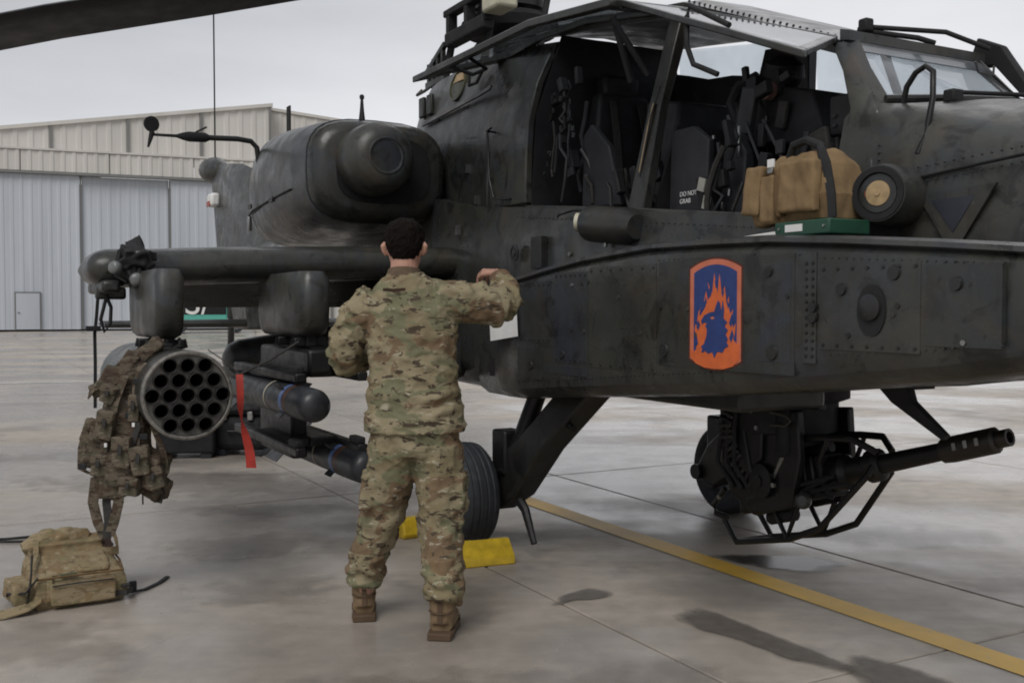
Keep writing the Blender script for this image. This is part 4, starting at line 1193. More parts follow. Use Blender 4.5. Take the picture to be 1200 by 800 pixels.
# air-data boom on the starboard nacelle
ad = bar('air_data_boom', 'paintdk', [(-2.46, -1.56, 2.50), (-2.46, -1.575, 2.62), (-2.46, -1.62, 2.665), (-2.46, -1.72, 2.675), (-2.46, -2.0, 2.665)], .021)
MB().lathe([(0, .02), (.03, .036), (.15, .038), (.2, .026), (.24, .012), (.42, .010)], (-2.46, -1.93, 2.667), (0, -1, -.02), 12).build('boom_body', 'blackm', ad)
MB().lathe([(-.012, .0001), (-.012, .056), (.012, .056), (.012, .0001)], (-2.46, -2.345, 2.735), (1, .3, 0), 20).build('sensor_disc', 'blackm', ad)
MB().tube([(-2.46, -2.34, 2.68), (-2.46, -2.355, 2.62), (-2.46, -2.37, 2.565)], [.02, .015, .007], 8).build('sensor_vane', 'blackm', ad)
bar('boom_probe', 'blackm', [(-2.46, -2.03, 2.70), (-2.46, -1.95, 2.745)], .007, ad)

# --- tail
def tb(X, w, z0, z1):
    zc, hz = (z0 + z1) / 2, (z1 - z0) / 2
    return [(X, w * math.cos(2 * math.pi * i / 20), zc + hz * math.sin(2 * math.pi * i / 20)) for i in range(20)]
MB().loft([tb(-2.9, .5, 1.5, 2.5), tb(-4.5, .40, 1.62, 2.40), tb(-7, .31, 1.72, 2.28), tb(-9.4, .25, 1.78, 2.2), tb(-10.4, .16, 1.85, 2.15)]).build('tail_boom', 'paint', heli, smooth=50)
fin = MB().loft([[(-7.6, .0, 1.6), (-8.4, -.15, 1.6), (-10.3, -.12, 1.6), (-10.8, 0, 1.6), (-10.3, .12, 1.6), (-8.4, .15, 1.6)],
                 [(-8.0, .0, 2.4), (-8.8, -.14, 2.4), (-10.5, -.11, 2.4), (-11.0, 0, 2.4), (-10.5, .11, 2.4), (-8.8, .14, 2.4)],
                 [(-8.7, .0, 3.30), (-9.4, -.12, 3.32), (-10.8, -.09, 3.36), (-11.3, 0, 3.36), (-10.8, .09, 3.36), (-9.4, .12, 3.32)],
                 [(-9.3, .0, 3.44), (-9.8, -.06, 3.50), (-10.9, -.05, 3.62), (-11.3, 0, 3.62), (-10.9, .05, 3.62), (-9.8, .06, 3.50)]]).build('tail_fin', 'paint', heli, smooth=40)
MB().lathe([(-.12, .03), (-.08, .07), (.0, .09), (.12, .19), (.5, .21), (.8, .14), (.9, .04)], (-11.5, 0, 3.60), (1, 0, -.12), 16).build('fin_fairing', 'paint3', fin)
MB().box((-10.45, -.16, 3.02), (.30, .14, .20)).build('tail_light', 'white', fin, bevel=.04)
MB().box((-10.47, -.235, 2.96), (.18, .02, .08)).build('tail_light_lens', simple('red_lens', (.32, .06, .04), .3), fin, bevel=.005)
bar('whip_antenna', 'blackm', [(-11.05, 0, 3.7), (-11.05, 0, 4.9), (-11.06, 0, 6.3)], .012, fin, 6)
MB().loft([[(-8.55, -1.95, 1.18), (-8.6, -1.95, 1.22), (-8.8, -1.95, 1.225), (-9.3, -1.95, 1.18), (-8.8, -1.95, 1.13), (-8.6, -1.95, 1.14)], [(-8.55, 1.5, 1.19), (-8.6, 1.5, 1.24), (-8.8, 1.5, 1.25), (-9.4, 1.5, 1.19), (-8.8, 1.5, 1.11), (-8.6, 1.5, 1.13)]]).build('stabilator', 'paintdk', heli, smooth=40)
MB().loft([[(-8.5, -.14, 1.1), (-9.3, -.14, 1.1), (-9.3, .14, 1.1), (-8.5, .14, 1.1)], [(-8.6, -.2, 1.9), (-9.6, -.2, 1.9), (-9.6, .2, 1.9), (-8.6, .2, 1.9)]]).build('stabilator_mount', 'paint', heli, bevel=.03)
tw = MB().lathe([(-.07, .10), (-.07, .20), (-.05, .225), (.05, .225), (.07, .20), (.07, .10)], (-10.4, 0, .225), (0, 1, 0), 20).build('tail_wheel', 'rubber', heli)
bar('tail_wheel_leg', 'paintdk', [(-10.4, 0, .225), (-10.1, 0, .9), (-10.0, 0, 1.7)], .05)

# --- rotor mast, hub and the blade in view
mast = MB().lathe([(0, .30), (.12, .26), (.16, .13), (1.0, .11)], (-1.30, 0, 3.02), (0, 0, 1), 24).build('rotor_mast', 'paintdk', heli)
MB().lathe([(0, .16), (.0, .34), (.07, .36), (.12, .30), (.12, .16)], (-1.30, 0, 3.40), (0, 0, 1), 28).build('swashplate', 'blackm', mast)
MB().lathe([(0, .16), (0, .28), (.06, .28), (.06, .16)], (-1.30, 0, 3.56), (0, 0, 1), 28).build('swashplate', 'paintdk', mast)
for k in range(4):
    a = R(20 + 90 * k)
    MB().tube([(-1.30 + .32 * math.cos(a), .32 * math.sin(a), 3.45), (-1.30 + .36 * math.cos(a + .3), .36 * math.sin(a + .3), 3.92)], .025, 8).build('pitch_link', 'blackm', mast)
for (x, y) in ((-1.05, -.36), (-1.6, -.40), (-1.0, .1)):
    MB().tube([(x, y, 3.02), (x, y * .8, 3.42)], .03, 8).build('servo_rod', 'blackm', mast)
hub = MB().lathe([(0, .0001), (0, .40), (.10, .44), (.16, .44), (.22, .34), (.3, .12)], (-1.30, 0, 3.90), (0, 0, 1), 28).build('rotor_hub', 'paintdk', heli)
MB().box((-1.22, -.38, 3.36), (.62, .10, .10)).build('hub_frame', 'blackm', heli, bevel=.015)
MB().box((-1.22, -.38, 3.56), (.70, .08, .05)).build('hub_frame', 'blackm', heli, bevel=.01)
for x in (-1.5, -1.2, -.92):
    MB().box((x, -.38, 3.46), (.05, .07, .18)).build('hub_frame', 'blackm', heli)
MB().box((-.78, -.36, 3.50), (.24, .16, .2)).build('servo_cover', 'yellow_band', heli, bevel=.02)
bar('wire_guide', 'blackm', [(-1.28, -.34, 3.08), (-1.34, -.34, 3.20), (-1.12, -.34, 3.27), (-1.02, -.34, 3.22)], .012)
# blade: from the hub out over the wing tip, drooping
def blade():
    hubw = Vector((-1.30, 0, 3.95))
    # outboard direction in aircraft axes
    d = Vector((-.74, -.67, 0))
    d = (RZ.inverted() @ Vector((-.985, -.17, 0))).normalized()
    e = Vector((-d.y, d.x, 0))          # chord direction
    rings = []
    L = 7.3
    for i, r in enumerate((.30, .7, 1.1, 1.5, 2.2, 3.2, 4.2, 5.2, 6.2, 6.9, 7.3)):
        c = .14 if r < .8 else (.30 if r < 1.2 else (.44 if r < 1.6 else .53))
        th = .09 if r < .8 else .062
        tw_ = R(12 - 1.0 * r)
        droop = -.115 * r - .0185 * r * r
        sweep = -.10 * (r - 6.9) / .4 if r > 6.9 else 0
        o = hubw + d * r + Vector((0, 0, droop))
        ring = []
        for a, b in ((.28, 0), (.22, .42), (.05, .5), (-.3, .3), (-.72, .03), (-.72, -.03), (-.3, -.3), (.05, -.5), (.22, -.42)):
            x = a * c + sweep
            z = b * th
            ring.append(o + e * (x * math.cos(tw_) - z * math.sin(tw_)) + Vector((0, 0, x * math.sin(tw_) + z * math.cos(tw_))))
        rings.append(ring)
    return MB().loft(rings).build('rotor_blade', 'blade', heli, smooth=50)
blade()

# --- landing gear
def gear(s):
    g = empty('landing_gear', (0, 0, 0))
    g.parent = heli
    wy = s * 1.025
    tyre = []
    prof = [(-.085, .16), (-.11, .20), (-.118, .25), (-.110, .295), (-.092, .315), (-.070, .322), (-.062, .318), (-.052, .323), (-.032, .326), (-.024, .321), (-.015, .327), (.015, .327), (.024, .321), (.032, .326), (.052, .323), (.062, .318), (.070, .322), (.092, .315), (.110, .295), (.118, .25), (.11, .20), (.085, .16)]
    prof = [(a, r_ * .935) for a, r_ in prof]
    wheel = MB().lathe(prof, (0, wy, .305), (0, 1, 0), 48, cap=False).build('tyre', 'rubber', g, smooth=30)
    MB().lathe([(-.09, .0001), (-.09, .08), (-.06, .10), (-.085, .165), (.085, .165), (.06, .1), (.09, .08), (.09, .0001)], (0, wy, .305), (0, 1, 0), 28).build('rim', 'paintdk', g)
    arm = MB().loft([[(.98, s * .58, .98), (.66, s * .58, .98), (.66, s * .74, .98), (.98, s * .74, .98)],
                     [(.60, s * .68, .62), (.40, s * .68, .70), (.40, s * .84, .70), (.60, s * .84, .62)],
                     [(.34, s * .72, .33), (.10, s * .72, .50), (.10, s * .86, .50), (.34, s * .86, .33)],
                     [(.14, s * .74, .22), (-.08, s * .74, .26), (-.08, s * .86, .28), (.14, s * .86, .22)]]).build('trailing_arm', 'paintdk', g, bevel=.015)
    MB().box((.16, s * .80, .56), (.16, .14, .26)).build('strut_bracket', 'black', g, bevel=.015)
    MB().tube([(.22, s * .80, .50), (.40, s * .72, .96)], [.055, .05], 14).build('shock_strut', 'black', g)
    MB().tube([(.0, s * .70, .305), (.0, s * 1.06, .305)], .05, 14).build('axle', 'black', g)
    MB().tube([(.02, s * .90, .40), (.22, s * .86, .46)], .018, 8).build('brake_line', 'steel', g)
    MB().tube([(.34, s * .82, .30), (.40, s * .82, .26), (.50, s * .82, .09)], [.03, .026, .018], 8).build('tie_down_leg', 'black', g)
    MB().lathe([(-.03, .08), (-.03, .12), (.03, .12), (.03, .08)], (.0, s * .84, .305), (0, 1, 0), 20).build('brake_drum', 'black', g)
    MB().tube([(.74, s * .76, .78), (.82, s * .76, .76)], .018, 8).build('bolt', 'black', g)
gear(-1)
gear(1)

# --- chin gun
gun = empty('chin_gun', (.19, 0, 0))
gun.scale = (.905, .86, 1.0)
gun.parent = heli
MB().lathe([(0, .34), (.10, .34), (.12, .28), (.26, .28), (.28, .22)], (1.55, 0, 1.06), (0, 0, -1), 28).build('turret_ring', 'blackm', gun)
for y in (-.19, .19):
    MB().prism([(1.24, .88), (1.84, .92), (1.86, .70), (1.80, .46), (1.60, .40), (1.34, .44), (1.24, .62)], lambda x, z: (x, y - .025, z), lambda x, z: (x, y + .025, z)).build('yoke', 'black', gun, bevel=.01)
el = math.atan2(.875 - .56, 2.843 - 1.7)
gd = Vector((math.cos(el), 0, math.sin(el)))
gu = Vector((-math.sin(el), 0, math.cos(el)))
g0 = Vector((1.70, 0, .56))
def G(a, y, b):
    return g0 + gd * a + Vector((0, y, 0)) + gu * b
rot = Matrix.Rotation(-el, 3, 'Y')
MB().box(G(-.10, 0, .0), (.62, .19, .20), rot).build('receiver', 'blackm', gun, bevel=.015)
MB().box(G(-.34, 0, -.03), (.20, .24, .16), rot).build('breech', 'black', gun, bevel=.02)
MB().lathe([(0, .06), (.02, .07), (.26, .07), (.28, .04)], G(-.28, -.15, -.06), gd, 16).build('drive_motor', 'black', gun)
MB().lathe([(0, .075), (.02, .085), (.12, .085), (.15, .06), (.26, .055), (.28, .075), (.34, .075), (.36, .05)], G(.18, 0, 0), gd, 18).build('recoil_adapter', 'black', gun)
MB().lathe([(0, .046), (.30, .043), (.60, .038), (.86, .036), (.86, .0001)], G(.34, 0, 0), gd, 14).build('barrel', 'black', gun)
mz = MB().lathe([(0, .036), (.005, .052), (.05, .056), (.28, .054), (.29, .036), (.35, .036), (.35, .024), (.32, .023)], G(.90, 0, 0), gd, 14).build('muzzle_brake', simple('muzzle_steel', (.05, .045, .04), .4, .7), gun)
for k in range(3):
    MB().box(G(1.0 + .06 * k, -.052, .006), (.02, .01, .03), rot).build('muzzle_port', 'steel', gun)
# feed chute and hoses
MB().loft([[(1.36, -.15, 1.0), (1.50, -.15, 1.0), (1.50, -.09, 1.0), (1.36, -.09, 1.0)], [(1.34, -.26, .80), (1.48, -.26, .80), (1.48, -.20, .80), (1.34, -.20, .80)], [(1.40, -.26, .62), (1.54, -.26, .60), (1.54, -.20, .60), (1.40, -.20, .62)], [(1.50, -.18, .50), (1.64, -.18, .50), (1.64, -.12, .50), (1.50, -.12, .50)]]).build('feed_chute', 'black', gun, bevel=.01)
rs = random.Random(3)
MB().lathe([(0, .20), (.03, .215), (.34, .215), (.38, .18)], (1.52, 0, .98), (0, 0, -1), 28).build('turret_drum', 'blackm', gun)
MB().prism([(1.26, .92), (1.62, .94), (1.60, .66), (1.44, .56), (1.28, .62)], lambda x, z: (x, -.245, z), lambda x, z: (x, -.205, z)).build('yoke_cover', 'black', gun, bevel=.012)
MB().lathe([(0, .075), (.015, .085), (.04, .085), (.05, .03), (.06, .03), (.06, .0001)], (1.60, -.21, .56), (0, -1, 0), 22).build('trunnion', 'black', gun)
MB().lathe([(0, .045), (.01, .05), (.22, .05), (.24, .03)], (1.74, -.20, .93), (0, 0, -1), 16).build('elevation_actuator', 'blackm', gun)
MB().tube([(1.74, -.20, .70), (1.66, -.20, .58)], .02, 10).build('actuator_rod', 'steel', gun)
# flexible ammunition chute: one plate per link
cp = [Vector(p) for p in ((1.36, -.26, .97), (1.32, -.285, .90), (1.30, -.29, .82), (1.31, -.285, .74), (1.35, -.27, .66), (1.41, -.25, .59), (1.49, -.22, .54))]
for k in range(18):
    t = k / 17 * (len(cp) - 1)
    i_ = min(int(t), len(cp) - 2)
    p = cp[i_].lerp(cp[i_ + 1], t - i_)
    d_ = (cp[i_ + 1] - cp[i_]).normalized()
    MB().box(p + Vector((.06, .02, 0)), (.105, .05, .021), Matrix.Rotation(math.atan2(d_.x, -d_.z) * -1, 3, 'Y')).build('chute_link', 'black' if k % 2 else 'paintdk', gun, bevel=.004, seg=1)
for (x, z) in ((1.37, .83), (1.56, .90), (1.60, .82), (1.73, .56), (1.30, .44)):
    MB().lathe([(0, .014), (.012, .012), (.012, .0001)], (x, -.27, z), (0, -1, 0), 8).build('bolt_head', 'steel', gun)
for k in range(3):
    MB().tube([(1.30 + .06 * k, -.25, .94), (1.33 + .05 * k, -.28, .80), (1.28 + .07 * k, -.27, .62), (1.36 + .07 * k, -.22, .50)], .014, 8).build('hose', 'blackm', gun)
MB().tube([(1.70, -.27, .905), (1.82, -.28, .90), (1.85, -.27, .875), (1.82, -.28, .85), (1.70, -.27, .845)], .008, 6).build('hose', 'paint3', gun)
MB().box((1.87, -.12, .94), (.12, .05, .03)).build('turret_bracket', 'black', gun, bevel=.006)
MB().prism([(-.40, -.10), (.10, -.10), (.18, -.03), (.18, .10), (-.36, .12), (-.44, .02)], lambda a, b_: G(a, -.125, b_), lambda a, b_: G(a, -.085, b_)).build('receiver_side', 'black', gun, bevel=.01)
MB().lathe([(0, .03), (.01, .036), (.20, .036), (.21, .02)], G(-.22, -.10, -.15), gd, 14).build('recoil_damper', 'blackm', gun)
MB().lathe([(0, .026), (.34, .026)], G(-.06, -.06, .125), gd, 12).build('gas_tube', 'black', gun)
for a_ in (-.3, -.15, .0, .12):
    MB().box(G(a_, -.13, .03), (.03, .02, .17), rot).build('receiver_rib', 'paintdk', gun, bevel=.004)
for k in range(5):
    MB().tube([G(rs.uniform(-.4, -.1), -.15, rs.uniform(-.05, .12)), G(rs.uniform(-.1, .1), -.18, rs.uniform(-.1, .05)), G(rs.uniform(.1, .4), -.12, rs.uniform(-.12, .0))], .010, 6).build('gun_cable', 'blackm', gun)
# guard frame
for y in (-.14, .14):
    MB().tube([(1.20, y, .46), (1.10, y, .36), (1.12, y, .32), (1.22, y, .31)], .016, 8).build('guard_tube', 'black', gun)
    MB().tube([(1.20, y, .30), (1.30, y, .20), (1.72, y, .29), (1.93, y, .375), (2.20, y * .6, .66), G(.52, y * .4, 0)], .017, 8).build('guard_tube', 'black', gun)
    MB().tube([(1.56, y, .46), (1.70, y, .29), (1.78, y, .46)], .015, 8).build('guard_brace', 'black', gun)
    MB().tube([(1.78, y, .78), (1.95, y, .80), (2.12, y * .8, .81), G(.56, y * .4, .05)], .017, 8).build('upper_brace', 'black', gun)
    MB().tube([(1.98, y, .80), G(.25, y, .06)], .013, 8).build('upper_brace', 'black', gun)
MB().tube([(1.30, -.14, .20), (1.30, .14, .20)], .016, 8).build('guard_tube', 'black', gun)
MB().lathe([(0, .035), (.02, .04), (.06, .04), (.08, .025)], (1.86, -.17, .50), (.5, -.8, .1), 14).build('charging_motor', 'paint3', gun)
# fold-down step under the nose
MB().loft([[(2.50, -.42, 1.115), (2.68, -.42, 1.10), (2.68, -.38, 1.10), (2.50, -.38, 1.115)], [(2.60, -.42, 1.03), (2.70, -.42, 1.04), (2.70, -.38, 1.04), (2.60, -.38, 1.03)], [(2.835, -.415, .905), (2.855, -.415, .925), (2.855, -.385, .925), (2.835, -.385, .905)]]).build('belly_probe', 'blackm', heli, bevel=.006)
MB().box((2.60, -.40, 1.105), (.30, .10, .03)).build('probe_plate', 'blackm', heli)
MB().box((1.45, -.45, 1.00), (1.2, .5, .10)).build('belly_plate', 'paintdk', heli, bevel=.02)

# pod-like fairing behind the wing root
MB().lathe([(0, .0001), (.01, .06), (.05, .115), (.12, .14), (1.1, .145)], (-1.55, -2.05, 1.03), (-.05, .93, .12), 20).build('sponson', 'paint3', heli, smooth=50)
MB().loft([[(-.7, -1.1, .95), (-2.2, -1.0, 1.0), (-2.2, -1.0, 1.5), (-.7, -1.1, 1.5)], [(-.6, -.68, .92), (-2.4, -.66, .95), (-2.4, -.66, 1.6), (-.6, -.68, 1.6)]]).build('wing_root_fairing', 'paintdk', heli, bevel=.06)

# ================================================================== STORES UNDER THE WING
def at(name, X, Y, Z=0):
    return empty(name, W(X, Y, Z), AZ)

# rocket pod: 19 tubes, 3-4-5-4-3
pod = at('rocket_pod', .45, -2.667, .986)
tag(pod, 'olive grey nineteen-tube rocket pod hanging from the outer pylon', 'rocket pod')
PR = .209
def pod_shell():
    mb = MB()
    mb.lathe([(-1.65, .15), (-1.62, PR - .01), (-1.2, PR), (-.05, PR), (-.012, PR), (0, PR - .008), (0, PR - .016), (-.012, PR - .018), (-.02, PR - .018)], (0, 0, 0), (1, 0, 0), 48, cap=False)
    return mb.build('shell', 'paint', pod, smooth=40)
pod_shell()
tubes = []
for row, n in enumerate((3, 4, 5, 4, 3)):
    for k in range(n):
        tubes.append(((k - (n - 1) / 2) * .0805, (2 - row) * .0698))
def faceplate():
    """front bulkhead with real holes"""
    bm = bmesh.new()
    N = 18
    edges = []
    def loop(cy, cz, r, n):
        vs = [bm.verts.new((-.014, cy + r * math.cos(2 * math.pi * i / n), cz + r * math.sin(2 * math.pi * i / n))) for i in range(n)]
        return [bm.edges.new((vs[i], vs[(i + 1) % n])) for i in range(n)]
    edges += loop(0, 0, PR - .012, 48)
    for y, z in tubes:
        edges += loop(y, z, .0335, N)
    bmesh.ops.triangle_fill(bm, use_beauty=True, use_dissolve=False, edges=edges)
    me = bpy.data.meshes.new('faceplate')
    bm.to_mesh(me)
    bm.free()
    return mesh_obj('faceplate', me, 'faceplate', pod)
M['faceplate'] = simple('pod_face_paint', (.12, .112, .10), .45, .1, .35, 24)
faceplate()
M['tube_in'] = simple('tube_interior', (.012, .011, .010), .6, .2, .3)
tm = None
for y, z in tubes:
    if tm is None:
        o = MB().lathe([(-1.3, .001), (-1.3, .031), (-.02, .031), (.004, .031), (.006, .034), (.003, .037), (-.02, .037)], (0, 0, 0), (1, 0, 0), 18, cap=False).build('launch_tube', 'tube_in', pod, recalc=False)
        tm = o.data
    else:
        o = bpy.data.objects.new('launch_tube', tm)
        COL.objects.link(o)
        o.parent = pod
    o.location = (0, y, z)
MB().lathe([(-.02, PR - .017), (.002, PR - .016), (.004, PR - .008), (.0, PR + .0015), (-.02, PR + .0025)], (0, 0, 0), (1, 0, 0), 48, cap=False).build('rim_ring', simple('worn_rim', (.20, .19, .17), .4, .5, .4, 30), pod)
MB().box((-.75, 0, .215), (.5, .05, .03)).build('hanger_lug', 'black', pod, bevel=.006)
MB().box((-.60, 0, .225), (.07, .04, .05)).build('hanger_lug', 'black', pod, bevel=.006)
MB().lathe([(-.30, PR + .003), (-.27, PR + .003)], (0, 0, 0), (1, 0, 0), 48, cap=False).build('band', 'paintdk', pod)

# missile launcher rails and missiles on the inner pylon
lr = at('missile_launcher', -.20, -1.875, .70)
tag(lr, 'dark missile launcher rack under the inner pylon', 'launcher')
MB().box((-.30, 0, .40), (1.0, .14, .14)).build('strongback', 'black', lr, bevel=.02)
MB().box((-.55, 0, .10), (.7, .10, .56)).build('hub_frame', 'black', lr, bevel=.02)
for y, z in ((-.17, .33), (.17, .33), (-.17, -.06), (.17, -.06)):
    MB().box((-.28, y, z), (1.35, .06, .05)).build('rail', 'black', lr, bevel=.01)
    MB().box((-.30, y * .5, z), (.6, .17, .05)).build('rail_arm', 'black', lr, bevel=.01)
    MB().box((.30, y, z + .04), (.14, .05, .04)).build('rail_latch', 'blackm', lr, bevel=.01)
def missile(X, Y, Z, label):
    m = at('missile', X, Y, Z)
    tag(m, label, 'missile', 'missiles on the inner rack')
    r = .088
    b = MB().lathe([(-1.62, .07), (-1.58, r), (-.22, r), (-.14, r * .99)], (0, 0, 0), (1, 0, 0), 28).build('body', 'missile', m)
    MB().lathe([(-.14, r * .99), (-.06, r * .97), (-.035, r * .9), (-.012, r * .62), (-.004, r * .3), (0, .001)], (0, 0, 0), (1, 0, 0), 28, cap=False).build('seeker_dome', 'missile', m, smooth=60)
    MB().lathe([(-.40, r + .0015), (-.345, r + .0015)], (0, 0, 0), (1, 0, 0), 28, cap=False).build('blue_band', 'blue_band', m)
    MB().lathe([(-.70, r + .0015), (-.68, r + .0015)], (0, 0, 0), (1, 0, 0), 28, cap=False).build('cream_band', 'yellow_band', m)
    MB().lathe([(-.335, r + .001), (-.27, r + .001)], (0, 0, 0), (1, 0, 0), 28, cap=False).build('brown_band', simple('brown_band', (.06, .03, .02), .5), m)
    for k in range(4):
        a = R(45 + 90 * k)
        MB().box((-1.45, .13 * math.cos(a), .13 * math.sin(a)), (.25, .10, .006), Matrix.Rotation(a, 3, 'X')).build('fin', 'missile', m)
        MB().box((-.42, .105 * math.cos(a), .105 * math.sin(a)), (.10, .04, .006), Matrix.Rotation(a, 3, 'X')).build('fin', 'missile', m)
    return m
missile(.47, -2.045, .905, 'dark missile with a blue band pointing out beside the rocket pod')
missile(.30, -1.715, .545, 'dark lower missile whose nose ends behind the person\'s leg')

# red streamer on its cord
st = at('warning_streamer', 0, 0, 0)
st.location = (0, 0, 0)
st.rotation_euler = (0, 0, 0)
tag(st, 'red cloth warning streamer hanging on a cord beside the rocket pod', 'streamer')
MB().tube([(-1.085, 5.2, 1.225), (-1.20, 5.08, 1.14), (-1.325, 4.98, 1.075)], .006, 6).build('cord', 'strap', st)
MB().tube([(-1.325, 4.98, 1.075), (-1.40, 5.02, 1.13), (-1.50, 5.05, 1.19)], .003, 5).build('cord', 'strap', st)
rib = MB()
rings = []
for i in range(15):
    t = i / 14
    z = 1.075 - .455 * t
    tw_ = .25 + 1.15 * math.sin(t * 3.0) * (1 if t < .6 else 1) + .6 * t
    w = .017 * (1 - .80 * math.exp(-((t - .50) / .10) ** 2)) + .008 * t * (t > .5)
    c = Vector((-1.325 + .055 * t * t + .006 * math.sin(t * 9), 4.97 - .02 * math.sin(t * 7), z))
    d = Vector((math.cos(tw_ * .5), math.sin(tw_ * .5), -.10 * (t > .9)))
    n_ = Vector((-d.y, d.x, 0)) * .0012
    rings.append([c + d * w - n_, c + d * w + n_, c - d * w + n_, c - d * w - n_])
rib.loft(rings)
rib.build('ribbon', 'red', st, smooth=60)

# ================================================================== CLOTH, PACKS
def nz3(p, s, off=0):
    return noise.noise(Vector((p.x * s[0] + off, p.y * s[1] + off * .7, p.z * s[2] - off)))
def cloth_fold(a=.008, s=(9, 9, 5), off=0.0, b=.004, s2=(22, 22, 14)):
    return lambda p: a * nz3(p, s, off) + b * nz3(p, s2, off + 5)
def rbox(mb, c, d, rz=0, rx=0, ry=0):
    m = Matrix.Rotation(rz, 3, 'Z') @ Matrix.Rotation(ry, 3, 'Y') @ Matrix.Rotation(rx, 3, 'X')
    return mb.box(c, d, m)

# hanging load vest
def vest():
    r = empty('load_vest', (-1.88, 5.0, .3))
    tag(r, 'camouflage load vest with pouches and straps hanging left of the rocket pod', 'vest')
    o = Vector((-1.88, 5.0, .3))
    def P(u, v, d=5.0):
        return Vector(((u - 600) / 1200 * d, d, 1.4 - (v - 360) / 1200 * d)) - o
    mb = MB()
    mb.tube([P(186, 402, 5.12), P(170, 418, 5.06), P(152, 440, 5.02), P(142, 475), P(140, 515), P(146, 550), P(152, 580)], [(.045, .04), (.07, .05), (.075, .07), (.085, .085), (.10, .11), (.10, .165), (.06, .11)], 14)
    for (u, v, d, dx, dy, dz, rz, ry) in ((128, 445, 4.97, .09, .10, .12, .2, .5), (118, 455, 4.98, .10, .09, .07, .3, -.4), (130, 500, 4.93, .13, .09, .15, .1, .2), (158, 505, 4.93, .12, .09, .17, -.2, -.1), (112, 530, 4.95, .13, .10, .15, .3, .25),
                                          (142, 550, 4.90, .15, .10, .16, .0, -.15), (172, 548, 4.92, .16, .12, .17, -.3, .35), (182, 572, 4.95, .10, .10, .10, -.4, .4), (128, 572, 4.92, .12, .09, .10, .2, 0), (105, 505, 5.0, .07, .08, .12, .1, .35), (165, 470, 4.95, .05, .05, .26, 0, .08), (175, 410, 5.05, .14, .10, .07, .1, -.75), (150, 425, 5.0, .12, .1, .07, .1, -.9)):
        rbox(mb, P(u, v, d), (dx, dy, dz), rz, 0, ry)
    me = fuse(mb, .009, 5, lambda p: .010 * nz3(p, (11, 11, 6), 1.0) + .005 * nz3(p, (26, 26, 14), 3) + .002 * nz3(p, (60, 60, 50), 4), 'vest_body')
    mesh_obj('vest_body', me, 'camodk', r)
    pr_ = random.Random(9)
    for (u, v, d, dx, dz, ry) in ((124, 498, 4.87, .075, .14, .2), (142, 530, 4.84, .085, .15, .05), (163, 540, 4.84, .085, .14, -.15), (116, 545, 4.88, .075, .11, .15), (180, 560, 4.87, .08, .11, -.35), (150, 570, 4.85, .09, .09, .1), (128, 462, 4.90, .07, .09, .4), (158, 478, 4.88, .05, .13, .1)):
        pm = MB()
        rbox(pm, (0, 0, 0), (dx, .05, dz), 0, 0, ry)
        rbox(pm, (0, -.016, dz * .28), (dx * 1.06, .04, dz * .42), 0, 0, ry)
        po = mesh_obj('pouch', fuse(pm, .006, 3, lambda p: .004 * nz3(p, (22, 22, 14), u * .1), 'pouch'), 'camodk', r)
        po.location = P(u, v, d)
        MB().box((0, -.040, dz * .08), (.018, .008, dz * .3)).build('pull_tab', 'strap', po, bevel=.002)
    # webbing straps
    k = 0
    rng = random.Random(5)
    def strp(pts, w, mat='camodk', wd=(1, 0, 0), nm='strap'):
        MB().ribbon(pts, w, .006, wd).build(nm, mat, r, smooth=60)
    strp([P(168, 425, 4.93), P(160, 450, 4.90), P(158, 490, 4.88), P(156, 530, 4.86)], .045)
    strp([P(146, 440, 4.93), P(134, 470, 4.89), P(124, 510, 4.88), P(116, 540, 4.88)], .04)
    strp([P(188, 398, 5.10), P(178, 425, 4.97), P(172, 450, 4.92), P(170, 490, 4.90)], .035)
    strp([P(110, 560, 4.94), P(106, 590, 4.94), P(112, 615, 4.93), P(120, 632, 4.93)], .05)
    strp([P(124, 560, 4.92), P(122, 590, 4.91), P(124, 612, 4.91), P(122, 632, 4.92)], .04, 'strap')
    strp([P(138, 560, 4.90), P(136, 590, 4.90), P(130, 615, 4.91), P(124, 630, 4.92)], .05)
    strp([P(130, 446, 4.94), P(112, 452, 4.93), P(103, 462, 4.93)], .05, 'camodk', (0, .5, 1))
    strp([P(150, 470, 4.89), P(160, 500, 4.86), P(150, 530, 4.85)], .03, 'strap')
    strp([P(178, 500, 4.92), P(190, 530, 4.9), P(193, 555, 4.9)], .03)
    strp([P(100, 500, 4.96), P(93, 525, 4.95), P(92, 550, 4.95), P(104, 556, 4.95)], .03)
    for (u, v) in ((150, 487), (118, 536), (167, 512), (94, 547), (138, 520), (160, 447)):
        MB().box(P(u, v, 4.86), (.04, .012, .03)).build('buckle', 'blackm', r, bevel=.004)
    for (u, v) in ((122, 522), (155, 498)):
        MB().box(P(u, v, 4.855), (.014, .008, .02)).build('cord_end', 'white', r, bevel=.002)
    MB().tube([P(182, 570, 4.92), P(178, 578, 4.9), P(179, 588, 4.9), P(186, 590, 4.9), P(190, 578, 4.9), P(186, 568, 4.9), P(182, 570, 4.92)], .006, 6).build('snap_hook', 'black', r)
    MB().tube([P(165, 580, 4.92), P(165, 592, 4.92)], .004, 5).build('cord_end', 'blackm', r)
vest()

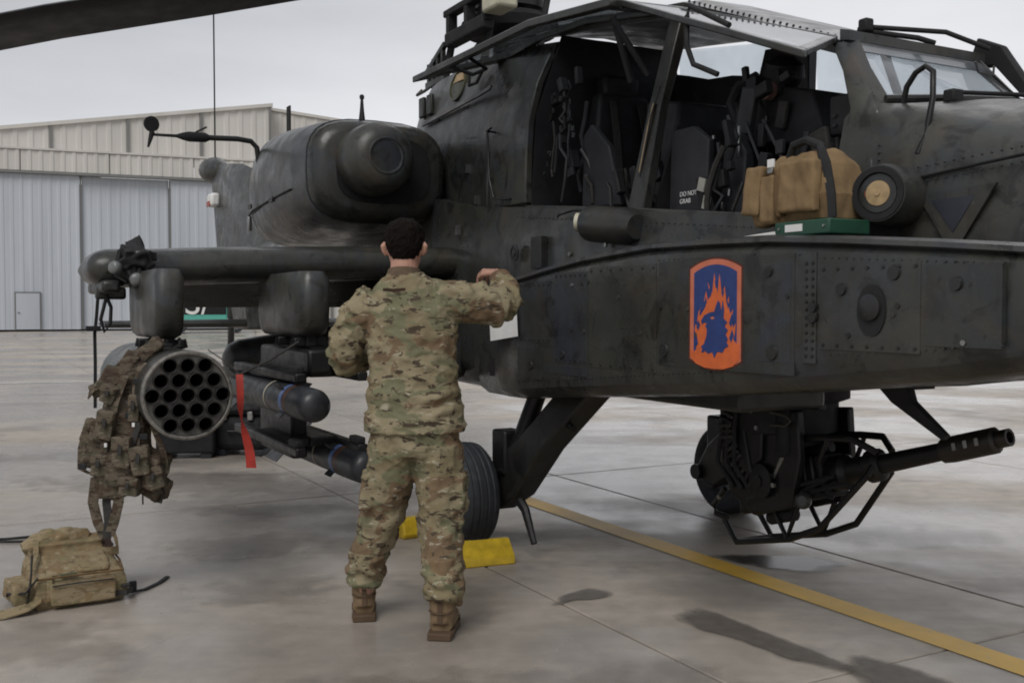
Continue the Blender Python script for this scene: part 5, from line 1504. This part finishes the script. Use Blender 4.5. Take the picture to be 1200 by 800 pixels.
# headset draped over the wing leading edge
def headset():
    o = W(-.70, -2.74, 1.62)
    r = empty('ear_defenders', o, AZ)
    tag(r, 'black headset with grey ear cups draped over the wing near its tip', 'headset')
    MB().tube([(.03, -.09, .0), (.02, -.07, .09), (-.05, -.01, .135), (.0, .06, .10), (.05, .02, -.05)], .016, 8).build('headband', 'blackm', r)
    mb = MB()
    for (x, y, z, s_) in ((.02, -.02, .09, .07), (.03, .03, .06, .07), (.03, -.04, .03, .06), (.0, .08, .07, .06), (.03, .07, .02, .05), (-.04, .02, .12, .07), (.03, -.01, -.03, .05)):
        rbox(mb, (x, y, z), (s_ * 1.2, s_ * 1.3, s_), random.random(), random.random(), random.random())
    mesh_obj('ear_cushions', fuse(mb, .008, 4, lambda p: .012 * nz3(p, (30, 30, 30)), 'ear_cushions'), 'blackm', r)
    cup = [(-.028, .026), (-.022, .036), (0, .038), (.014, .033), (.020, .018), (.021, .0005)]
    M['cup'] = simple('grey_ear_cup', (.15, .155, .155), .35, .1, .2, 20)
    MB().lathe(cup, (.06, -.105, .0), (.6, -.75, .1), 18).build('ear_cup', 'cup', r, smooth=60)
    MB().lathe(cup, (.09, .005, -.065), (.95, -.2, .1), 18).build('ear_cup', 'cup', r, smooth=60)
    MB().tube([(.06, -.12, .02), (.08, -.10, -.05), (.09, -.05, -.08)], .005, 6).build('mic_boom', 'blackm', r)
    MB().box((.07, .02, .085), (.02, .03, .02)).build('microphone', 'cup', r, bevel=.008)
headset()
def tip_strap():
    r = at('hanging_strap', -.86, -2.90, 1.45)
    tag(r, 'thin black strap with a clip hanging from the wing tip', 'strap')
    MB().ribbon([(.04, -.01, .03), (.04, -.02, -.10), (.03, -.03, -.2), (.04, -.03, -.36), (.05, -.035, -.62)], .018, .005, (0, 1, 0)).build('webbing', 'blackm', r)
    MB().tube([(.05, .03, .02), (.06, .055, -.05), (.06, .05, -.14), (.05, .02, -.19), (.05, .0, -.12), (.05, .03, .0)], .010, 8).build('loop', 'blackm', r)
    MB().box((.05, -.04, -.17), (.03, .08, .03)).build('clip', 'blackm', r, bevel=.006)
tip_strap()

# rucksack on the ground
def rucksack():
    r = empty('rucksack', (-2.19, 4.68, 0), R(32))
    tag(r, 'khaki rucksack lying on the concrete at the lower left', 'rucksack')
    r.scale = (.84, .84, .78)
    mb = MB()
    mb.loft([[(.0, .0, .0), (.46, .0, .0), (.44, .46, .0), (-.02, .46, .0)], [(-.015, -.02, .05), (.48, -.02, .05), (.46, .48, .05), (-.03, .48, .05)],
             [(-.005, -.012, .16), (.47, -.012, .16), (.45, .46, .20), (-.02, .46, .2)], [(.02, .03, .20), (.44, .03, .195), (.43, .44, .27), (.0, .44, .27)], [(.08, .10, .22), (.38, .10, .215), (.38, .40, .29), (.06, .40, .29)]])
    rbox(mb, (.20, .40, .26), (.40, .15, .13), 0, .1)
    rbox(mb, (.22, .13, .20), (.36, .20, .05), 0, .25)
    rbox(mb, (-.08, .15, .10), (.10, .26, .12), .1)
    me = fuse(mb, .010, 5, lambda p: .008 * nz3(p, (7, 7, 9), 2) + .005 * nz3(p, (20, 20, 24), 4) + .0015 * nz3(p, (50, 50, 60), 6), 'pack_body')
    mesh_obj('pack_body', me, 'khaki', r)
    fp = MB()
    rbox(fp, (.23, -.03, .09), (.34, .06, .13), 0, -.08)
    mesh_obj('front_pocket', fuse(fp, .008, 5, lambda p: .006 * nz3(p, (12, 12, 16), 5), 'front_pocket'), 'khaki', r)
    MB().tube([(-.01, -.005, .185), (.2, -.03, .195), (.45, -.01, .185), (.47, .2, .20), (.46, .42, .23)], .007, 6).build('piping', 'tandk', r)
    MB().tube([(.07, -.065, .152), (.23, -.07, .157), (.39, -.065, .152)], .005, 6).build('zip', 'strap', r)
    lid = MB()
    rbox(lid, (.22, .14, .222), (.34, .20, .05), 0, .28)
    rbox(lid, (.22, .05, .20), (.32, .06, .04), 0, .5)
    mesh_obj('lid', fuse(lid, .009, 6, lambda p: .008 * nz3(p, (12, 20, 20), 1) + .004 * nz3(p, (30, 40, 40), 3), 'lid'), 'khaki', r)
    roll = MB()
    roll.tube([(-.02, .42, .27), (.10, .43, .32), (.22, .43, .325), (.33, .44, .30)], [.06, .07, .068, .06], 12)
    mesh_obj('rolled_flap', fuse(roll, .009, 4, lambda p: .014 * nz3(p, (16, 16, 16), 8) + .006 * nz3(p, (40, 40, 40), 9), 'rolled_flap'), 'khaki', r)
    # open side pocket: dark lining with a raised rim
    MB().prism([(.34, .27), (.45, .24), (.46, .40), (.38, .42)], lambda x, y: (x, y, .262 + (y - .3) * .3), lambda x, y: (x, y, .22)).build('pocket_lining', simple('brown_lining', (.035, .02, .014), .9), r)
    MB().ribbon([(.33, .28, .27), (.40, .22, .255), (.47, .24, .25), (.485, .34, .275), (.475, .42, .34), (.42, .45, .35)], .05, .012, (0, .2, 1)).build('pocket_rim', 'khaki', r, smooth=60)
    def strp(p, w, m='khaki', wd=(1, 0, 0), nm='strap'):
        MB().ribbon(p, w, .007, wd).build(nm, m, r, smooth=60)
    strp([(.07, .06, .225), (.06, -.025, .17), (.06, -.035, .06)], .03)
    strp([(-.03, .05, .235), (.02, .20, .28), (.05, .40, .335)], .03, 'khaki', (.8, -.4, 0))
    strp([(-.05, .02, .04), (-.035, .0, .15), (-.02, .05, .24), (.0, .2, .29)], .03, 'strap', (.3, .9, 0))
    strp([(.40, -.03, .05), (.46, -.04, .05), (.50, .02, .05), (.53, .10, .02)], .035, 'strap', (0, 0, 1))
    strp([(.50, .08, .012), (.60, .12, .008), (.70, .22, .008), (.78, .34, .008)], .03, 'blackm', (.6, -.7, 0))
    strp([(-.28, -.02, .012), (-.16, -.04, .02), (-.05, -.03, .04), (.02, -.02, .08)], .10, 'khaki', (.1, .9, .2))
    strp([(-.12, .3, .02), (-.14, .1, .10), (-.06, -.02, .12), (.0, -.03, .20)], .02, 'blackm', (.2, .7, .2))
    MB().box((.52, .08, .05), (.04, .03, .06)).build('buckle', 'blackm', r, bevel=.006)
    MB().box((.46, -.02, .09), (.05, .03, .02)).build('buckle', 'strap', r, bevel=.005)
    MB().box((.16, -.012, .198), (.09, .02, .014)).build('name_tape', simple('tape_olive', (.09, .10, .055), .9), r, bevel=.003)
rucksack()

# cable on the ground running to the vest
cb = empty('ground_cable', (-2.9, 6.3, 0))
tag(cb, 'thin black cable running along the concrete behind the rucksack', 'cable')
MB().tube([(-1.6, -.35, .008), (-.9, -.22, .008), (-.15, -.18, .008), (.2, .0, .008), (.42, -.1, .012), (.62, -.5, .05), (.80, -1.0, .18), (.93, -1.3, .40)], .008, 6).build('cable', 'blackm', cb)
MB().tube([(-1.6, -.45, .008), (-.6, -.22, .008), (-.1, -.25, .008), (.3, -.22, .008), (.5, -.25, .008)], .007, 6).build('cable', 'blackm', cb)

# wheel chocks
def chock(X, Y, rz, label, flip):
    r = at('wheel_chock', X, Y)
    r.rotation_euler = (0, 0, AZ + rz)
    tag(r, label, 'wheel chock', 'yellow wheel chocks at the near main wheel')
    f = -1 if flip else 1
    b = MB().prism([(0, 0), (.16 * f, 0), (.15 * f, .045), (.06 * f, .125), (.02 * f, .12), (-.02 * f, .03)], lambda x, z: (x, -.17, z), lambda x, z: (x, .17, z)).build('block', 'yellow', r, bevel=.008)
    for y in (-.176, .174):
        MB().lathe([(-.004, .012), (.004, .012)], (.06 * f, y, .055), (0, 1, 0), 12).build('rope_hole', 'blackm', r)
    MB().box((.045 * f, 0, .1235), (.012, .10, .006)).build('handle_slot', 'blackm', r)
chock(.35, -1.10, -.12, 'yellow wheel chock in front of the near main wheel', False)
chock(-.32, -1.10, .1, 'yellow wheel chock behind the wheel, seen between the person\'s legs', True)

# black cases on the apron behind the wing
def case(x, y, rz, w, d, h, label, rad):
    r = empty('equipment_case', (x, y, 0), rz)
    tag(r, label, 'case', 'black cases on the apron')
    MB().box((0, 0, .05 + (h - .05) * .36), (w, d, (h - .05) * .72)).build('case_body', 'blackm', r, bevel=rad, seg=3)
    MB().box((0, 0, .05 + (h - .05) * .86), (w * 1.01, d * 1.01, (h - .05) * .26)).build('case_lid', 'blackm', r, bevel=rad, seg=3)
    for sx in (-1, 1):
        MB().box((sx * w * .36, 0, .03), (w * .2, d * .9, .06)).build('foot', 'rubber', r, bevel=.01)
        MB().box((sx * w * .25, -d / 2 - .01, .05 + (h - .05) * .74), (.05, .03, .08)).build('latch', 'steel', r, bevel=.005)
    MB().tube([(-.09, -d / 2, .24), (-.08, -d / 2 - .04, .24), (.08, -d / 2 - .04, .24), (.09, -d / 2, .24)], .012, 8).build('handle', 'black', r)
case(-3.05, 9.62, R(8), .52, .42, .50, 'square black equipment case on the apron below the rocket pod', .02)
case(-2.56, 9.82, R(-5), .50, .45, .50, 'rounded black equipment case on the apron below the red streamer', .07)

# paper sheet taped to the fuselage
ps = at('paper_sheet', .49, -1.012, 1.36)
ps.rotation_euler = (0, R(-6), AZ)
tag(ps, 'white paper sheet on the fuselage side behind the raised sleeve', 'paper')
MB().add([(-.17, .006, -.13), (.16, -.002, -.13), (.16, -.002, .16), (-.17, .006, .16), (-.17, .0075, -.13), (.16, -.0005, -.13), (.16, -.0005, .16), (-.17, .0075, .16)], [(0, 1, 2, 3), (7, 6, 5, 4), (0, 4, 5, 1), (1, 5, 6, 2), (2, 6, 7, 3), (3, 7, 4, 0)]).build('sheet', 'white', ps, smooth=0)
for k in range(3):
    MB().box((-.02, -.0015, .045 - .022 * k), (.12 - .03 * k, .002, .010)).build('printed_line', simple('ink', (.12, .12, .12), .7), ps, smooth=0)

# bag and logbook on the cheek top
def kitbag():
    b = at('logbook', 2.665, -.86, 1.655)
    tag(b, 'green hardback logbook lying under the tan bag on the fuselage ledge', 'book')
    MB().box((0, 0, .028), (.27, .20, .054)).build('cover', 'green', b, bevel=.006)
    MB().box((-.02, -.003, .036), (.26, .199, .052)).build('pages', 'white', b) if False else None
    MB().box((-.035, -.1015, .030), (.085, .003, .026)).build('label_plate', 'white', b)
    for x in (-.11, .11):
        MB().lathe([(0, .006), (.004, .005), (.004, .0001)], (x, -.1, .03), (0, -1, 0), 8).build('rivet', 'steel', b)
    p = at('loose_papers', 2.44, -.90, 1.668)
    tag(p, 'loose white papers sticking out beside the green logbook', 'paper')
    MB().add([(-.10, -.05, 0), (.10, -.06, .0), (.12, .05, .022), (-.06, .06, .008), (-.10, -.05, .004), (.10, -.06, .006), (.12, .05, .03), (-.06, .06, .014)], [(3, 2, 1, 0), (4, 5, 6, 7), (0, 1, 5, 4), (1, 2, 6, 5), (2, 3, 7, 6), (3, 0, 4, 7)]).build('sheets', 'white', p, smooth=0)
    r = at('helmet_bag', 2.545, -.79, 1.715)
    r.scale = (.84, .9, .92)
    tag(r, 'coyote tan flight bag with flaps standing at the front cockpit sill', 'bag')
    mb = MB()
    mb.loft([[(-.24, -.11, .0), (.22, -.11, .0), (.22, .10, .0), (-.24, .10, .0)], [(-.26, -.13, .10), (.24, -.13, .10), (.24, .11, .10), (-.26, .11, .10)], [(-.22, -.10, .22), (.20, -.10, .22), (.20, .08, .22), (-.22, .08, .22)], [(-.14, -.05, .28), (.14, -.05, .28), (.14, .05, .28), (-.14, .05, .28)]])
    me = fuse(mb, .010, 6, lambda p: .014 * nz3(p, (9, 9, 6), 3) + .005 * nz3(p, (24, 24, 16), 5), 'bag_body')
    mesh_obj('bag_body', me, 'tan', r)
    def soft(name, parts, mat, off):
        m_ = MB()
        for c, d, rz, ry in parts:
            rbox(m_, c, d, rz, 0, ry)
        mesh_obj(name, fuse(m_, .008, 5, lambda p: .008 * nz3(p, (10, 10, 8), off) + .004 * nz3(p, (30, 30, 20), off + 2), name), mat, r)
    soft('flap', [((.08, -.145, .135), (.22, .045, .20), 0, .03)], 'tan', 1)
    soft('flap', [((-.21, -.135, .14), (.10, .05, .20), .15, .10)], 'tan', 2)
    soft('pouch', [((-.11, -.135, .10), (.09, .05, .19), 0, .05)], 'tan', 3)
    soft('pouch', [((-.04, -.14, .12), (.035, .04, .20), 0, -.02)], 'tandk', 4)
    MB().tube([(-.10, -.04, .26), (-.06, -.05, .32), (.02, -.05, .33), (.10, -.05, .30), (.14, -.07, .24)], .018, 8).build('carry_handle', 'blackm', r)
    MB().ribbon([(.12, -.06, .28), (.19, -.10, .22), (.24, -.12, .10), (.25, -.12, .0)], .035, .012, (.8, .3, .3)).build('shoulder_strap', 'blackm', r, smooth=60)
    MB().box((-.105, -.135, .245), (.04, .012, .035)).build('white_tag', 'white', r, bevel=.003)
    MB().box((-.105, -.138, .214), (.034, .012, .022)).build('tag_clip', 'steel', r, bevel=.003)
kitbag()

# ================================================================== PERSON
def person():
    r = empty('person', (-.47, 4.45, 0))
    tag(r, 'person in camouflage uniform and tan boots, seen from behind, right hand raised to the fuselage', 'person')
    def ell(cx, cy, z, rx, ry, n=20, tx=0, ty=0):
        return [(cx + rx * math.cos(2 * math.pi * i / n), cy + ry * math.sin(2 * math.pi * i / n), z + tx * math.cos(2 * math.pi * i / n) + ty * math.sin(2 * math.pi * i / n)) for i in range(n)]
    # ---- body: one continuous skin
    b = MB()
    b.loft([ell(.045, .0, .80, .15, .11), ell(.045, .0, .95, .15, .11), ell(.04, .0, 1.10, .145, .10), ell(.03, .0, 1.28, .165, .105), ell(.02, .01, 1.42, .165, .09), ell(.01, .015, 1.50, .09, .07), ell(.0, .025, 1.55, .062, .064), ell(.0, .035, 1.62, .058, .064)])
    # head
    b.loft([ell(0, .075, 1.545, .030, .035), ell(0, .072, 1.565, .052, .062), ell(0, .062, 1.60, .066, .082), ell(0, .055, 1.645, .074, .094), ell(0, .05, 1.69, .077, .099), ell(0, .045, 1.73, .071, .092), ell(0, .04, 1.758, .052, .07), ell(0, .04, 1.772, .022, .03)])
    b.tube([(0, .15, 1.665), (0, .172, 1.635), (0, .165, 1.62)], [.010, .015, .012], 8)           # nose
    b.tube([(-.03, .145, 1.685), (0, .15, 1.687), (.03, .145, 1.685)], .010, 8)                    # brow
    b.tube([(-.022, .138, 1.592), (0, .146, 1.592), (.022, .138, 1.592)], .009, 8)                 # lips
    b.tube([(0, .125, 1.548), (0, .132, 1.56)], .016, 8)                                           # chin
    for s in (-1, 1):                                                                              # ears
        b.tube([(s * .078, .035, 1.628), (s * .087, .028, 1.645), (s * .090, .022, 1.667), (s * .083, .03, 1.682)], [.010, .013, .015, .009], 8)
    # arms
    b.tube([(.15, .01, 1.43), (.30, .06, 1.42), (.43, .12, 1.395)], [.055, .048, .042], 12)
    b.tube([(.43, .12, 1.395), (.435, .21, 1.47), (.408, .285, 1.555)], [.042, .038, .028], 12)
    b.tube([(-.15, .01, 1.43), (-.23, .02, 1.30), (-.275, .06, 1.17)], [.055, .047, .042], 12)
    b.tube([(-.275, .06, 1.17), (-.22, .20, 1.16), (-.15, .30, 1.19)], [.042, .038, .028], 12)
    # legs
    b.tube([(-.03, .0, .85), (-.07, .03, .65), (-.12, .06, .45), (-.17, .10, .28), (-.195, .13, .10)], [.085, .078, .058, .052, .04], 12)
    b.tube([(.12, .0, .85), (.15, -.01, .65), (.155, -.02, .45), (.175, -.08, .28), (.17, -.13, .10)], [.085, .078, .058, .052, .04], 12)
    # hands
    def hand(w, fwd, up, side, curl):
        """w wrist, fwd forearm direction, up back-of-hand normal, side towards the thumb"""
        w, fwd, up, side = Vector(w), Vector(fwd).normalized(), Vector(up).normalized(), Vector(side).normalized()
        kn = w + fwd * .085
        for q in (-.033, -.011, .011, .033):
            b.tube([w + side * q * .6, kn + side * q], [.017, .0155], 8)
        for q, ln in ((-.034, .8), (-.0115, .95), (.0115, 1.0), (.034, .92)):
            p0 = kn + side * q * 1.05
            a1 = curl
            d1 = fwd * math.cos(a1) - up * math.sin(a1)
            d2 = fwd * math.cos(a1 * 2) - up * math.sin(a1 * 2)
            d3 = fwd * math.cos(a1 * 2.8) - up * math.sin(a1 * 2.8)
            p1 = p0 + d1 * .042 * ln
            p2 = p1 + d2 * .027 * ln
            p3 = p2 + d3 * .02 * ln
            b.tube([p0, p1, p2, p3], [.0095, .0088, .0080, .007], 8)
        t0 = w + fwd * .025 + side * .03
        t1 = t0 + fwd * .03 + side * .022 - up * .012
        t2 = t1 + fwd * .028 + side * .002 - up * .018
        t3 = t2 + fwd * .018 - side * .010 - up * .008
        b.tube([t0 - side * .02, t0, t1, t2, t3], [.016, .0155, .0125, .0105, .008], 8)
    hand((.408, .285, 1.552), (-.42, .72, .16), (.1, -.2, 1), (-1, -.45, 0), .60)
    hand((-.15, .30, 1.19), (.25, .8, .15), (0, -.2, 1), (1, -.2, 0), .5)
    me = fuse(b, .005, 2, None, 'body')
    mesh_obj('body', me, 'skin', r)
    eye = simple('eye_white', (.7, .68, .65), .3)
    for s in (-1, 1):
        MB().lathe([(-.010, .0005), (-.007, .008), (0, .0105), (.007, .008), (.010, .0005)], (s * .030, .138, 1.665), (0, 1, 0), 12).build('eye', eye, r)
    # ---- hair: cropped, thick on top
    h = MB()
    h.loft([ell(0, -.005, 1.607, .040, .030), ell(0, .008, 1.63, .064, .052), ell(0, .028, 1.665, .0815, .084), ell(0, .04, 1.70, .0865, .100), ell(0, .045, 1.735, .083, .102), ell(0, .05, 1.765, .067, .085), ell(0, .055, 1.785, .035, .05)])
    hm = fuse(h, .0045, 3, lambda p: .005 * nz3(p, (40, 40, 30), 2) + .005 * nz3(p, (95, 95, 60), 3) + .003 * nz3(p, (170, 170, 110), 5), 'hair')
    mesh_obj('hair', hm, 'hair', r)
    # ---- jacket
    j = MB()
    j.loft([ell(.046, .0, .862, .222, .156), ell(.046, .0, .90, .220, .154), ell(.044, .0, .98, .212, .146), ell(.042, .0, 1.06, .195, .135), ell(.040, .0, 1.16, .190, .130), ell(.034, .0, 1.28, .198, .132), ell(.026, .005, 1.38, .200, .127), ell(.018, .01, 1.45, .172, .112), ell(.012, .012, 1.50, .128, .097), ell(.006, .018, 1.535, .086, .083), ell(.002, .022, 1.552, .079, .079)])
    j.tube([(.13, .01, 1.425), (.24, .04, 1.425), (.33, .075, 1.415), (.425, .12, 1.395)], [(.10, .10), (.096, .092), (.089, .088), (.082, .082)], 14)
    j.tube([(.42, .115, 1.395), (.442, .165, 1.43), (.438, .215, 1.478), (.422, .255, 1.518)], [.081, .075, .064, .052], 14)
    j.tube([(-.12, .01, 1.425), (-.19, .012, 1.37), (-.24, .025, 1.28), (-.275, .055, 1.175)], [.095, .089, .082, .078], 14)
    j.tube([(-.275, .055, 1.18), (-.255, .13, 1.165), (-.21, .22, 1.165), (-.165, .285, 1.185)], [.079, .074, .062, .054], 14)
    def ridge(p, s_, off, k=5):
        return max(0.0, 1 - abs(nz3(p, s_, off)) * 1.6) ** k
    def jf(p):
        q = Vector((p.x, p.y, p.z + p.x * .35))
        f = .008 * ridge(q, (5, 5, 11), 4.5) - .003 + .005 * ridge(Vector((p.x, p.y, p.z - p.x * .5)), (9, 9, 14), 9.5)
        f += .006 * nz3(p, (8, 8, 11), 1) + .006 * nz3(p, (18, 18, 26), 3) + .003 * nz3(p, (42, 42, 50), 6)
        # bunching above the hem and along the spine
        f += .010 * math.sin(p.z * 62 + 5 * nz3(p, (5, 5, 5), 8)) * math.exp(-((p.z - .99) / .07) ** 2)
        if p.x > .27 or p.x < -.2:
            f += .006 * math.sin((p.x * 60 + p.z * 45) + 6 * nz3(p, (9, 9, 9), 2))
        return f
    mesh_obj('jacket', fuse(j, .0075, 3, jf, 'jacket'), 'camo', r)
    c = MB()
    c.loft([ell(.003, .020, 1.522, .086, .084, ty=-.006), ell(.0, .022, 1.546, .076, .077, ty=-.010), ell(.0, .024, 1.562, .070, .072, ty=-.014), ell(.0, .024, 1.560, .062, .064, ty=-.014), ell(.0, .022, 1.54, .06, .062)], cap=False)
    c.build('collar', simple('collar_cloth', (.10, .068, .042), .9, 0, .3, 20), r, smooth=60)
    MB().ribbon([(-.075, -.117, 1.475), (-.03, -.121, 1.472), (.02, -.118, 1.476)], .012, .006, (0, -.3, 1)).build('hanger_loop', simple('loop_brown', (.06, .032, .02), .9), r)
    # cuffs
    MB().lathe([(-.02, .050), (-.02, .054), (.025, .051), (.025, .046)], (.420, .258, 1.522), (-.25, .65, .72), 20, cap=False).build('cuff', simple('cuff_brown', (.14, .085, .05), .9, 0, .3, 20), r, smooth=50)
    # ---- trousers
    t = MB()
    t.loft([ell(.046, .0, .76, .16, .125), ell(.046, .0, .80, .19, .138), ell(.046, .0, .88, .196, .138), ell(.046, .0, .96, .185, .13)])
    t.tube([(-.045, .0, .80), (-.06, .015, .68), (-.085, .045, .56), (-.115, .07, .45), (-.15, .09, .34), (-.19, .125, .22), (-.198, .135, .165)], [(.120, .112), (.114, .106), (.104, .100), (.098, .096), (.092, .088), (.090, .084), (.080, .076)], 16)
    t.tube([(.135, .0, .80), (.150, .0, .68), (.158, -.01, .56), (.160, -.025, .45), (.170, -.06, .34), (.182, -.115, .20), (.178, -.13, .145)], [(.120, .112), (.114, .108), (.106, .102), (.10, .098), (.094, .09), (.090, .086), (.080, .076)], 16)
    # cargo pockets
    rbox(t, (-.165, .01, .60), (.05, .14, .16), .1, 0, .1)
    rbox(t, (.250, -.01, .60), (.04, .14, .16), -.1, 0, -.02)
    def tf(p):
        q = Vector((p.x, p.y, p.z + p.x * .6))
        f = .009 * ridge(q, (6, 6, 10), 24.5) - .003 + .005 * ridge(Vector((p.x, p.y, p.z - p.x * .8)), (9, 9, 12), 29.5)
        f += .006 * nz3(p, (8, 8, 7), 11) + .006 * nz3(p, (20, 20, 16), 13) + .003 * nz3(p, (44, 44, 40), 16)
        f += .008 * math.sin(p.z * 80 + 7 * nz3(p, (9, 9, 6), 3)) * math.exp(-((p.z - .22) / .08) ** 2)
        f += .006 * math.sin(p.z * 60 + 6 * nz3(p, (8, 8, 6), 5)) * math.exp(-((p.z - .47) / .07) ** 2)
        return f
    mesh_obj('trousers', fuse(t, .0075, 5, tf, 'trousers'), 'camo', r)
    # ---- boots
    def boot(cx, cy, yaw):
        m = Matrix.Rotation(yaw, 3, 'Z')
        def q(x, y, z):
            v = m @ Vector((x, y, z))
            return (cx + v.x, cy + v.y, z)
        u = MB()
        u.tube([q(0, .0, .34), q(0, .01, .20), q(0, .005, .12), q(0, -.005, .055)], [.056, .056, .056, .050], 14)
        u.tube([q(0, -.03, .060), q(0, .06, .062), q(0, .14, .055), q(0, .205, .045)], [(.050, .048), (.052, .058), (.052, .044), (.036, .026)], 14)
        bo = mesh_obj('boot', fuse(u, .0065, 4, lambda p: .003 * nz3(p, (30, 30, 30), 2), 'boot'), 'boot', r)
        MB().ribbon([q(0, -.052, .21), q(0, -.054, .14), q(0, -.058, .07)], .020, .005, (1, 0, 0)).build('heel_strap', 'sole', bo, smooth=60)
        MB().tube([q(-.052, -.02, .115), q(-.035, -.05, .112), q(0, -.060, .11), q(.035, -.05, .112), q(.052, -.02, .115)], .004, 6).build('seam', 'sole', bo)
        MB().ribbon([q(-.058, .0, .17), q(-.03, -.045, .168), q(.03, -.045, .168), q(.058, .0, .17)], .03, .004, (0, 0, 1)).build('ankle_panel', 'tan', bo, smooth=60)
        so = MB()
        pts = [(-.050, -.075), (.050, -.075), (.055, -.02), (.050, .06), (.056, .14), (.042, .215), (0, .245), (-.042, .215), (-.056, .14), (-.050, .06), (-.055, -.02)]
        so.prism(pts, lambda x, y: q(x, y, .0), lambda x, y: q(x, y, .032))
        so.build('sole', 'sole', bo, bevel=.005)
    boot(-.198, .135, .15)
    boot(.172, -.125, -.12)
person()
